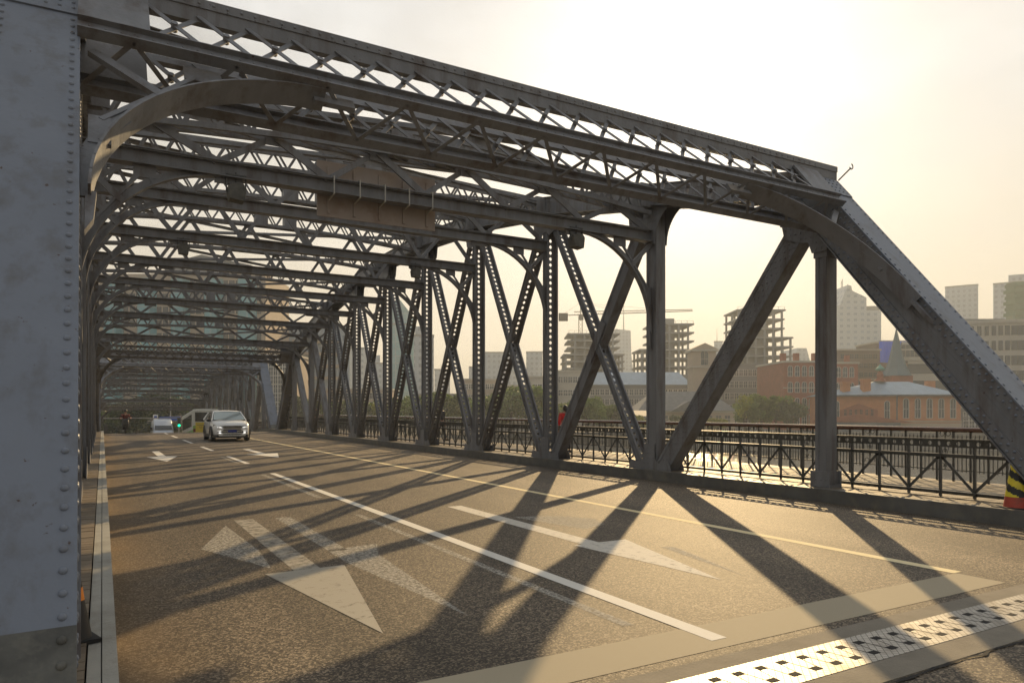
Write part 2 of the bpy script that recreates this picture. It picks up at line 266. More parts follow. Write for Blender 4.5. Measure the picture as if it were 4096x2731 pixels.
# ------------------------------------------------------------------ mesh builder
class MB:
    def __init__(s): s.v = []; s.f = []; s.m = []; s.sm = []; s.T = None; s.mi = 0
    def add(s, vs, fs, smooth=False):
        o = len(s.v)
        if s.T is not None: vs = [s.T @ Vector(p) for p in vs]
        s.v += [tuple(p) for p in vs]; s.f += [tuple(i+o for i in f) for f in fs]; s.m += [s.mi]*len(fs); s.sm += [smooth]*len(fs)
    def box(s, x0, x1, y0, y1, z0, z1):
        s.add([(x0,y0,z0),(x1,y0,z0),(x1,y1,z0),(x0,y1,z0),(x0,y0,z1),(x1,y0,z1),(x1,y1,z1),(x0,y1,z1)],
              [(0,3,2,1),(4,5,6,7),(0,1,5,4),(1,2,6,5),(2,3,7,6),(3,0,4,7)])
    def beam(s, p, q, w, h, up=(0,0,1)):
        p = Vector(p); q = Vector(q); d = (q-p).normalized(); sd_ = d.cross(Vector(up))
        if sd_.length < 1e-4: sd_ = d.cross(Vector((0,1,0)))
        sd_.normalize(); u = sd_.cross(d); a = sd_*w/2; b = u*h/2
        s.add([p-a-b, p+a-b, p+a+b, p-a+b, q-a-b, q+a-b, q+a+b, q-a+b],
              [(0,1,2,3),(7,6,5,4),(0,4,5,1),(1,5,6,2),(2,6,7,3),(3,7,4,0)])
    def cyl(s, p, q, r, seg=8, r2=None, cap=True):
        p = Vector(p); q = Vector(q); r2 = r if r2 is None else r2
        d = (q-p).normalized(); a = d.orthogonal().normalized(); b = d.cross(a)
        vs = []
        for k in range(seg):
            t = 2*math.pi*k/seg; vs.append(p+(a*math.cos(t)+b*math.sin(t))*r)
        for k in range(seg):
            t = 2*math.pi*k/seg; vs.append(q+(a*math.cos(t)+b*math.sin(t))*r2)
        s.add(vs, [(k,(k+1)%seg,seg+(k+1)%seg,seg+k) for k in range(seg)], True)
        if cap: s.add(vs[:seg], [tuple(range(seg-1,-1,-1))]); s.add(vs[seg:], [tuple(range(seg))])
    def rivet(s, p, nrm, r, seg=6):
        p = Vector(p); nrm = Vector(nrm).normalized(); a = nrm.orthogonal().normalized(); b = nrm.cross(a); vs = []
        for rr, hh in ((1, -.1), (.82, .42)):
            for k in range(seg):
                t = 2*math.pi*k/seg; vs.append(p+(a*math.cos(t)+b*math.sin(t))*r*rr+nrm*hh*r)
        vs.append(p+nrm*r*.62)
        fs = [(k,(k+1)%seg,seg+(k+1)%seg,seg+k) for k in range(seg)]+[(seg+k,seg+(k+1)%seg,2*seg) for k in range(seg)]
        s.add(vs, fs, True)
    def prism(s, poly, t0, t1, fn):
        """poly of 2D points extruded between t0 and t1; fn(a,b,t)->3D"""
        n = len(poly); vs = [fn(a,b,t0) for a,b in poly]+[fn(a,b,t1) for a,b in poly]
        s.add(vs, [tuple(range(n-1,-1,-1)), tuple(range(n,2*n))]+[(k,(k+1)%n,n+(k+1)%n,n+k) for k in range(n)])
    def revolve(s, prof, c, seg=20):
        cx, cy, cz = c; vs = []; n = len(prof)
        for k in range(seg):
            t = 2*math.pi*k/seg
            for r, z in prof: vs.append((cx+r*math.cos(t), cy+r*math.sin(t), cz+z))
        s.add(vs, [(k*n+j, ((k+1)%seg)*n+j, ((k+1)%seg)*n+j+1, k*n+j+1) for k in range(seg) for j in range(n-1)], True)
    def ribbon(s, pts, widths, z):
        """flat strip through 2D points"""
        vs = []
        for i, (x, y) in enumerate(pts):
            a = Vector(pts[max(i-1,0)]); b = Vector(pts[min(i+1,len(pts)-1)]); d = (b-a).normalized(); nn = Vector((-d.y, d.x))*widths[i]/2
            vs += [(x+nn.x, y+nn.y, z), (x-nn.x, y-nn.y, z)]
        s.add(vs, [(2*i, 2*i+1, 2*i+3, 2*i+2) for i in range(len(pts)-1)])
    def mesh(s, name, mats):
        me = bpy.data.meshes.new(name); me.from_pydata(s.v, [], s.f)
        for m_ in (mats if isinstance(mats, (list, tuple)) else [mats]): me.materials.append(m_)
        me.polygons.foreach_set('material_index', s.m); me.polygons.foreach_set('use_smooth', s.sm); me.update()
        return me
    def build(s, name, mats, parent=None, loc=(0,0,0), rz=0):
        return obj(name, s.mesh(name, mats), parent, loc, rz)
def obj(name, me, parent=None, loc=(0,0,0), rz=0):
    o = bpy.data.objects.new(name, me); col.objects.link(o); o.location = loc; o.rotation_euler = (0,0,rz)
    if parent: o.parent = parent
    return o
def tag(o, label=None, cat=None, group=None, kind=None):
    if label: o['label'] = label
    if cat: o['category'] = cat
    if group: o['group'] = group
    if kind: o['kind'] = kind
    return o
def empty(name, label, cat, loc=(0,0,0), rz=0, group=None):
    o = bpy.data.objects.new(name, None); col.objects.link(o); o.location = loc; o.rotation_euler = (0,0,rz)
    return tag(o, label, cat, group)
def copy_tree(o, parent=None):
    c = o.copy(); col.objects.link(c); c.parent = parent
    for ch in list(o.children): copy_tree(ch, c)
    return c
def struct(o): o['kind'] = 'structure'; return o

# ------------------------------------------------------------------ road profile
Y0 = 3.94; PAN = 4.738; YE = Y0+11*PAN; YS = 57.5; SL = .07; YEND = 110.
XL, XR = -.5, 11.75
def zr(y):
    if y <= 57.2: return 0.
    if y <= 60.2: return -SL*(y-57.2)**2/6.
    if y <= 109: return -SL*(y-58.7)
    e = -SL*(109-58.7)
    return e-.0*(y-109)
LAND = zr(120)-.01
def strip(name, x0, x1, dz, mats, y0=-8, y1=57.2, thick=.3, step=None):
    mb = MB(); ys = [y0]
    for y in (57.2, 57.8, 58.4, 59, 59.6, 60.2, 109, 260):
        if y0 < y < y1: ys.append(y)
    ys.append(y1)
    vs = []
    for y in ys:
        z = zr(y)+dz; vs += [(x0,y,z),(x1,y,z),(x1,y,z-thick),(x0,y,z-thick)]
    fs = []
    for i in range(len(ys)-1):
        a = i*4; b = a+4
        fs += [(a,a+1,b+1,b),(a+1,a+2,b+2,b+1),(a+2,a+3,b+3,b+2),(a+3,a,b,b+3)]
    fs += [(3,2,1,0),(len(vs)-4,len(vs)-3,len(vs)-2,len(vs)-1)]
    mb.add(vs, fs); return struct(mb.build(name, mats))
strip('road', .08, 11.2, 0, M['asphalt'], -9, 109.5, .5)
strip('street', -14, 24, .006, M['asphalt'], 109.3, 300, .3)
strip('kerb', 11.2, 11.36, .235, M['kerb_steel'], -9, 109, .5)
strip('kerb', .0, .078, .2, M['kerb'], -9, 109, .6)
strip('kerb', -.075, -.006, .195, M['kerb'], -9, 109, .5)
# timber footways
def planking(x0, x1, y0, y1):
    mb = MB(); y = y0
    while y < y1:
        wd = .15+.02*random.random(); z = .215+zr(y)+random.uniform(-.003, .003)
        mb.box(x0+random.uniform(-.0,.01), x1, y, y+wd-.012, z-.06, z); y += wd
    return struct(mb.build('sidewalk', M['planks']))
planking(11.37, 15.15, -2, 108); planking(-3.9, -.085, -2, 108)
mb = MB(); 
for y0_, y1_ in ((-2, 57.2),): mb.box(11.37, 15.2, y0_, y1_, -.5, .14); mb.box(-3.9, -.09, y0_, y1_, -.5, .14)
struct(mb.build('deck_underframe', M['steel_dark']))
strip('deck_underframe', -3.9, 15.2, -.55, M['steel_dark'], -9, 109, .6)

# markings
def sheet(name, polys, m, z=.0024):
    mb = MB()
    for p in polys: mb.add([(x,y,z) for x,y in p], [tuple(range(len(p)))])
    return struct(mb.build(name, m))
def rect(x0,x1,y0,y1): return [(x0,y0),(x1,y0),(x1,y1),(x0,y1)]
sheet('stop_line', [rect(.45, 7.5, 3.58, 4.04)], paint('road_paint_stop', (.36, .31, .22), .2, .3, 8))
sheet('lane_line', [rect(3.78, 3.93, 3.72, 19.3)], M['paint_white'], .0042)
for a, b in ((23.2, 27.2), (31.2, 35.0), (38.8, 43.3), (47, 51), (54.2, 56.9)): sheet('lane_line', [rect(3.82, 3.97, a, b)], M['paint_white'])
sheet('centre_line', [rect(7.47, 7.62, 4.05, 57.)], M['paint_yellow'])
sheet('worn_lane_line', [rect(3.45, 3.55, 4.3, 11), rect(3.5, 3.62, 13.5, 19.), rect(3.6, 3.72, 23.5, 27)], M['paint_ghost'])
sheet('lane_arrow', [rect(1.71, 1.98, 7.49, 11.35)], M['paint_worn']); sheet('lane_arrow', [[(1.80, 5.05), (2.24, 7.5), (1.42, 7.47)]], paint('road_paint_arrow', (.37, .34, .28), .24, .45, 7), .0036)
sheet('lane_arrow', [rect(5.12, 5.38, 7.2, 11.15), [(5.22, 5.0), (5.80, 7.2), (5.0, 7.2)]], paint('road_paint_arrow', (.62, .58, .5), .27, .46, 11))
sheet('lane_arrow', [rect(1.72, 1.98, 28.2, 32), [(1.80, 25.4), (2.35, 28.3), (1.35, 28.3)]], M['paint_white'])
sheet('lane_arrow', [rect(5.15, 5.41, 28.2, 31.8), [(5.35, 25.7), (5.85, 28.3), (4.7, 28.3)]], M['paint_white'])
sheet('worn_arrow', [[(1.53, 10.9), (1.02, 9.2), (1.53, 7.7), (1.6, 8.8)], rect(2.3, 2.52, 8.3, 11.3), [(2.3, 8.4), (2.95, 8.5), (2.75, 7.9), (2.55, 5.15), (2.3, 7.6)], [(5.85, 6.6), (6.0, 6.5), (5.55, 5.0)],
     [(5.5,9.6),(6.2,9.3),(6.5,8.8),(6.3,8.3),(5.8,8.1)]], M['paint_ghost'], .0014)
# expansion joint
mb = MB(); mb.box(.1, 11.18, 2.63, 2.87, -.1, .007); mb.box(.1, 11.18, 3.27, 3.46, -.1, .007)
struct(mb.build('joint_concrete', M['concrete']))
jt = MB(); jt.box(.1, 11.18, 2.872, 3.268, -.1, .010)
joint = empty('expansion_joint', 'shiny steel comb joint with square slots laid across the road', 'expansion joint', (0,0,0))
jt.build('tread_plate', M['tread'], joint)
sl_ = MB(); x = .2
while x < 11.1:
    sl_.box(x, x+.075, 3.135, 3.185, .008, .0125); sl_.box(x+.1, x+.175, 2.955, 3.005, .008, .0125)
    sl_.beam((x+.075, 3.14, .0102), (x+.1, 3.0, .0102), .006, .002); sl_.beam((x+.175, 3.0, .0102), (x+.2, 3.14, .0102), .004, .002)
    x += .2
sl_.build('slots', M['black'], joint)
# tarred cracks in the approach
mb = MB(); random.seed(3)
pts = []; x = .2; y = 2.60
while x < 11: pts.append((x, y+random.uniform(-.02,.02))); x += .09
mb.ribbon(pts, [random.uniform(.008,.035) for _ in pts], .008)
pts = [(6.1+i*.08, 2.62+.012*i+random.uniform(-.02,.02)+ (i*.012)) for i in range(30)]; mb.ribbon(pts, [random.uniform(.01,.04) for _ in pts], .009)
struct(mb.build('road_crack', M['black']))

# ------------------------------------------------------------------ truss bridge
ZC_ = [0, 5.83, 6.86, 7.76, 8.38, 8.68, 8.68, 8.38, 7.76, 6.86, 5.83, 0]   # top chord centre at each node
BASE = .22
def ny(i): return i*PAN
UX = (1, 0, 0)
S_, SD_ = M['steel'], M['steel_dark']

def perf(mb, p, q, wd, cell=.18, hw=.044, hh=.06, off=.006):
    """lattice web between two points, width across X, with diamond openings"""
    p = Vector(p); q = Vector(q); d = (q-p); Ln = d.length; d.normalize(); X = Vector((1,0,0)); nrm = X.cross(d).normalized()
    n = max(1, int(Ln/cell)); c = Ln/n
    for k in range(n):
        for sgn in (-1, 1):
            o = p+d*(k*c)+nrm*off*sgn
            P = lambda a, b: o+X*a+d*b
            vs = [P(-wd/2,0), P(wd/2,0), P(wd/2,c), P(-wd/2,c), P(0,c/2-hh), P(hw,c/2-.02), P(hw,c/2+.02), P(0,c/2+hh), P(-hw,c/2+.02), P(-hw,c/2-.02)]
            fs = [(0,1,4),(1,5,4),(1,2,6,5),(2,7,6),(2,3,7),(3,8,7),(3,0,9,8),(0,4,9)]
            mb.add(vs, fs if sgn < 0 else [f[::-1] for f in fs])
def lattice_member(p, q, dep, wd=.28, rv=False):
    """two flange plates facing +-X joined by a perforated web"""
    mb = MB(); p = Vector(p); q = Vector(q); X = Vector((1,0,0)); d = (q-p).normalized(); nn = X.cross(d).normalized()
    for s in (-1, 1):
        mb.beam(p+X*s*wd/2, q+X*s*wd/2, dep, .016, up=UX)
        for e in (-1, 1): mb.beam(p+X*s*(wd/2+.02)+nn*e*(dep/2-.01), q+X*s*(wd/2+.02)+nn*e*(dep/2-.01), .016, .04, up=UX)
        mb.beam(p+X*s*(wd/2+.012), q+X*s*(wd/2+.012), .03, .012, up=UX)
    perf(mb, p, q, wd-.02)
    return mb
def box_member(p, q, dep, wd=.3, rows=0, r=.016, step=.12):
    mb = MB(); p = Vector(p); q = Vector(q); mb.beam(p, q, dep, wd, up=UX)
    X = Vector((1,0,0)); d = (q-p); Ln = d.length; d.normalize(); nn = X.cross(d).normalized()
    for e in (-1, 1):
        for s in (-1, 1): mb.beam(p+nn*e*(dep/2-.04)+X*s*(wd/2+.006), q+nn*e*(dep/2-.04)+X*s*(wd/2+.006), .075, .014, up=UX)
    if rows:
        n = int(Ln/step)
        for k in range(n):
            for j in range(rows):
                a = (j/(rows-1)-.5)*(dep-.1); jj = step/2 if j % 2 else 0
                for s in (-1,): mb.rivet(p+d*(k*step+jj+.05)+nn*a+X*s*(wd/2+(.013 if j in (0, rows-1) else 0)), X*s, r, 5)
    return mb

def end_post():
    """from L0 (0,0,BASE) up to U1, cover plate on the upper side"""
    P0 = Vector((0, -.05, .02)); P1 = Vector((0, PAN+.02, 5.98)); d = (P1-P0); Ln = d.length; d.normalize()
    X = Vector((1,0,0)); nn = X.cross(d).normalized()       # points up and towards the approach
    if nn.z < 0: nn = -nn
    mb = MB(); dep = .62
    c0 = P0-nn*dep/2; c1 = P1-nn*dep/2
    mb.beam(P0-nn*.008, P1-nn*.008, .70, .022, up=nn)                            # cover plate
    mb.mi = 2
    for s in (-1, 1):
        mb.beam(c0+X*s*.30, c1+X*s*.30, dep-.03, .02, up=UX)                      # web
        for e in (-1, 1): mb.beam(c0+X*s*.318+nn*e*(dep/2-.10), c1+X*s*.318+nn*e*(dep/2-.10), .155, .02, up=UX)  # flange angles
        mb.beam(c0+X*s*.29-nn*(dep/2-.0), c1+X*s*.29-nn*(dep/2-.0), .12, .02, up=nn)
        mb.beam(c0+X*s*.313+nn*.02, c1+X*s*.313+nn*.02, .05, .012, up=UX)
    n = int(Ln/.30)
    for k in range(n):                                                           # lacing below
        a = c0+d*(k*Ln/n)-nn*dep/2; b = c0+d*((k+.5)*Ln/n)-nn*dep/2; e = c0+d*((k+1)*Ln/n)-nn*dep/2
        mb.beam(a-X*.28, b+X*.28, .06, .012, up=nn); mb.beam(b+X*.28, e-X*.28, .06, .012, up=nn)
    mb.mi = 0; st = .132; k = 0; t = .06
    while t < Ln-.05:
        for s in (-1, 1):
            mb.rivet(P0+d*t+X*s*.285+nn*.003, nn, .024, 10)
            mb.rivet(c0+d*t+X*s*.328+nn*(dep/2-.06), X*s, .026, 6); mb.rivet(c0+d*(t+st/2)+X*s*.328+nn*(dep/2-.14), X*s, .026, 6)
            mb.rivet(c0+d*t+X*s*.328-nn*(dep/2-.06), X*s, .026, 6); mb.rivet(c0+d*(t+st/2)+X*s*.328-nn*(dep/2-.14), X*s, .026, 6)
        t += st
    # splice plate at the head, riveted all over
    mb.beam(P1-d*.5+nn*.012, P1+nn*.012, .70, .018, up=nn)
    for i in range(4):
        for j in range(6): mb.rivet(P1-d*(.06+i*.11)+X*(-.29+j*.116)+nn*.022, nn, .02, 6)
    mb.mi = 1                                                                     # stained foot
    mb.beam(P0+nn*.012-d*.2, P0+d*.66+nn*.012, .70, .014, up=nn)
    for i in range(5):
        for s in (-1, 1): mb.rivet(P0+d*(.06+i*st)+X*s*.285+nn*.02, nn, .026, 10)
    return mb

def gusset(poly, wd=.34, rv=0, cx=0, cz=0):
    mb = MB()
    for s in (-1, 1):
        a, b = sorted((s*(wd/2), s*(wd/2+.016)))
        mb.prism(poly, a, b, lambda y, z, t: (t, y, z))
    if rv:
        ys = [p[0] for p in poly]; zs = [p[1] for p in poly]
        def inside(y, z):
            c = False; n = len(poly)
            for i in range(n):
                y1, z1 = poly[i]; y2, z2 = poly[(i+1) % n]
                if (z1 > z) != (z2 > z) and y < (y2-y1)*(z-z1)/(z2-z1)+y1: c = not c
            return c
        y = min(ys)+.06
        while y < max(ys):
            z = min(zs)+.06
            while z < max(zs):
                if all(inside(y+e, z+g) for e in (-.045,.045) for g in (-.045,.045)): mb.rivet((-wd/2-.016, y, z), (-1,0,0), .022, 5)
                z += .125
            y += .115
    return mb
def arc(cy, cz, r, a0, a1, n=8): return [(cy+r*math.cos(R(a0+(a1-a0)*k/n)), cz+r*math.sin(R(a0+(a1-a0)*k/n))) for k in range(n+1)]

def chord(i0, i1):
    mb = MB()
    for i in range(i0, i1):
        a = Vector((0, ny(i), ZC_[i])); b = Vector((0, ny(i+1), ZC_[i+1])); d = (b-a).normalized(); nn = Vector((1,0,0)).cross(d).normalized()
        if i == 1: a = a+d*.22
        if i == 9: b = b-d*.22
        if nn.z < 0: nn = -nn
        X = Vector((1,0,0)); Ln = (b-a).length
        mb.beam(a+nn*.25, b+nn*.25, .68, .022, up=nn)
        for s in (-1, 1):
            mb.beam(a+X*s*.27, b+X*s*.27, .48, .02, up=UX)
            for e in (-1, 1): mb.beam(a+X*s*.288+nn*e*.17, b+X*s*.288+nn*e*.17, .11, .018, up=UX)
            mb.beam(a+X*s*.28-nn*.245, b+X*s*.28-nn*.245, .13, .018, up=nn)
            if i < 4:
                k = .1
                while k < Ln:
                    mb.rivet(a+d*k+X*s*.299+nn*.17, X*s, .016, 5); mb.rivet(a+d*k+X*s*.299-nn*.17, X*s, .016, 5); k += .15
        n = int(Ln/.36)
        for k in range(n):
            p = a+d*(k*Ln/n)-nn*.245; q = a+d*((k+.5)*Ln/n)-nn*.245; e = a+d*((k+1)*Ln/n)-nn*.245
            mb.beam(p-X*.27, q+X*.27, .055, .012, up=nn); mb.beam(q+X*.27, e-X*.27, .055, .012, up=nn)
    return mb

def knee(wd, hg, big=False):
    """curved knee brace in the local x-z plane; corner at origin, opens to -x and -z"""
    mb = MB(); n = 18; pts = []
    for k in range(n+1):
        a = R(90*k/n); pts.append(Vector((-wd+wd*math.sin(a), 0, -hg+hg*math.cos(a))))
    for k in range(n):
        a, b = pts[k], pts[k+1]; e = (b-a)*.02
        if big:
            mb.beam(a-e, b+e, .022, .28, up=(0,1,0))
            nrm = (b-a).cross(Vector((0,1,0))).normalized(); nrm = nrm if nrm.x > 0 or nrm.z > 0 else -nrm
            mb.beam(a+nrm*.08-e, b+nrm*.08+e, .16, .02, up=(0,1,0))
        else:
            mb.beam(a-e, b+e, .03, .13, up=(0,1,0)); nrm = (b-a).cross(Vector((0,1,0))).normalized(); nrm = nrm if nrm.x+nrm.z > 0 else -nrm
            mb.beam(a+nrm*.06-e, b+nrm*.06+e, .12, .02, up=(0,1,0))
    q1 = pts[6]; q2 = pts[9]; q3 = pts[12]
    mb.box(-wd*.52, -wd*.36, -.02, .02, -.2, .05); mb.box(-.16, .02, -.02, .02, -hg*.68, -hg*.50)
    mb.beam((-wd*.48, 0, -.16), q1, .05, .05, up=(0,1,0)); mb.beam((-wd*.40, 0, -.16), (-.08, 0, -hg*.52), .05, .05, up=(0,1,0))
    mb.beam((0, 0, -.05), q2, .10, .06, up=(0,1,0)); mb.beam((-.08, 0, -hg*.66), q3, .05, .05, up=(0,1,0))
    mb.prism([(-.05,-hg+.05),(.03,-hg+.05),(.03,-hg-.45),(-.03,-hg-.3)], -.03, .03, lambda a, b, c: (a, c, b))                         # foot bracket on the post
    mb.box(-wd-.35, -wd+.12, -.03, .03, -.10, .06)
    return mb

W_ = XR-XL; XI0, XI1 = XL+.29, XR-.29
def sway(zl, zt):
    mb = MB(); n = 21; c = W_/2; x0, x1 = XI0, XI1
    mb.mi = 0
    # lower strut: I beam
    xa, xb = XL+.16, XR-.16
    mb.box(xa, xb, -.13, .13, zl+.12, zl+.138); mb.box(xa, xb, -.13, .13, zl-.138, zl-.12); mb.box(xa, xb, -.014, .014, zl-.12, zl+.12)
    mb.box(x0, x1, -.10, -.014, zl+.10, zl+.12)
    def zt_(x): return zt+.10+.22*(1-abs((x-XL)/c-1))
    def zb_(x):
        u = abs((x-XL)/c-1); return zt-.50+.32*(1-u*u)
    xs = [x0+(x1-x0)*k/n for k in range(n+1)]
    for y in (-.15, .15):
        for k in range(0, n, 3):
            a, b = xs[k], xs[k+3]
            mb.beam((a, y, zt_(a)), (b, y, zt_(b)), .07, .10); mb.beam((a, y, zb_(a)), (b, y, zb_(b)), .07, .10)
    for k in range(n):
        a, b = xs[k], xs[k+1]; m_ = (a+b)/2
        for y in (-.15, .15):
            mb.beam((a, y, zt_(a)), (m_, y, zb_(m_)), .012, .055, up=(0,1,0)) if False else mb.beam((a, y, zt_(a)), (m_, y, zb_(m_)), .055, .012, up=(0,1,0))
            mb.beam((m_, y, zb_(m_)), (b, y, zt_(b)), .055, .012, up=(0,1,0))
        mb.beam((a, -.15, zb_(a)-.05), (b, .15, zb_(b)-.05), .045, .012)
    # W bracing down to the strut
    m = 6
    for k in range(m):
        a = x0+(x1-x0)*k/m; b = x0+(x1-x0)*(k+1)/m; q = (a+b)/2
        mb.beam((q, -.03, zb_(q)), (b, -.03, zl+.12), .13, .05, up=(0,1,0)); mb.beam((q, .03, zb_(q)), (a, .03, zl+.12), .11, .03, up=(0,1,0))
        mb.box(q-.14, q+.14, -.012, .012, zb_(q)-.16, zb_(q)+.05)
    cx = XL+c
    for s in (-.52, .52): mb.box(cx+s-.22, cx+s+.22, -.19, .19, zb_(cx)-.02, zt_(cx)+.02)
    # plates joining to the truss
    for xx in (x0, x1-.32): mb.box(xx, xx+.32, -.18, .18, zt-.34, zt+.22)
    return mb

def portal():
    """local plane: x across, z up along the end posts; z=0 is the head of the frame"""
    mb = MB(); x0, x1 = XI0, XI1; n = 20
    for y in (0, .6):
        if y == 0:
            a_ = math.atan2(PAN, 5.96); dn = Vector((0, math.sin(a_), -math.cos(a_))); nf = Vector((0, -math.cos(a_), -math.sin(a_)))
            e0, e1 = XL-.33, XR+.33; mb.beam(Vector((e0,0,0))+dn*-.025, Vector((e1,0,0))+dn*-.025, .024, .25, up=dn)
            mb.beam(Vector((e0,0,0))-dn*.10+nf*.020, Vector((e1,0,0))-dn*.10+nf*.020, .016, .10, up=dn)
            mb.beam(Vector((x0,0,0))+dn*.108+nf*-.03, Vector((x1,0,0))+dn*.108+nf*-.03, .11, .016, up=dn)
            k = x0+.1; j = 0
            while k < x1:
                mb.rivet(Vector((k,0,0))-dn*.10+nf*.027, nf, .02, 6)
                if j % 2: mb.rivet(Vector((k,0,0))-dn*.065+nf*.027, nf, .014, 6)
                k += .15; j += 1
        else: mb.box(x0, x1, y-.012, y+.012, -.12, 0); mb.box(x0, x1, y-.012, y+.05, -.136, -.12)
        mb.box(x0, x1, y-.012, y+.012, -.98, -.80); mb.box(x0, x1, y-.07, y-.012, -.815, -.80); mb.box(x0, x1, y-.05, y+.07, -.995, -.98)
        for k in range(n):
            a = x0+.62+(x1-x0-1.24)*k/n; b = x0+.62+(x1-x0-1.24)*(k+1)/n
            ya = .04 if y == 0 else y; mb.beam((a, ya-.02, -.04), (b, y-.02, -.81), .06, .012, up=(0,1,0)); mb.beam((b, ya+.02, -.04), (a, y+.02, -.81), .06, .012, up=(0,1,0))
            mb.cyl(((a+b)/2, (y+ya)/2-.05, -.425), ((a+b)/2, (y+ya)/2+.05, -.425), .035, 6)
        mb.box(x0, x0+.64, y-.02, y+.02, -.79, -.05); mb.box(x1-.64, x1, y-.02, y+.02, -.79, -.05)
    for k in range(24):
        a = x0+(x1-x0)*k/24; b = x0+(x1-x0)*(k+1)/24; mb.beam((a, .0 if k%2 else .6, -.99), (b, .6 if k%2 else .0, -.99), .05, .012, up=(0,0,1))
    k = x0+.1; j = 0
    while k < x1:
        mb.rivet((k, -.013, -.88), (0,-1,0), .015, 6)
        k += .14; j += 1
    return mb

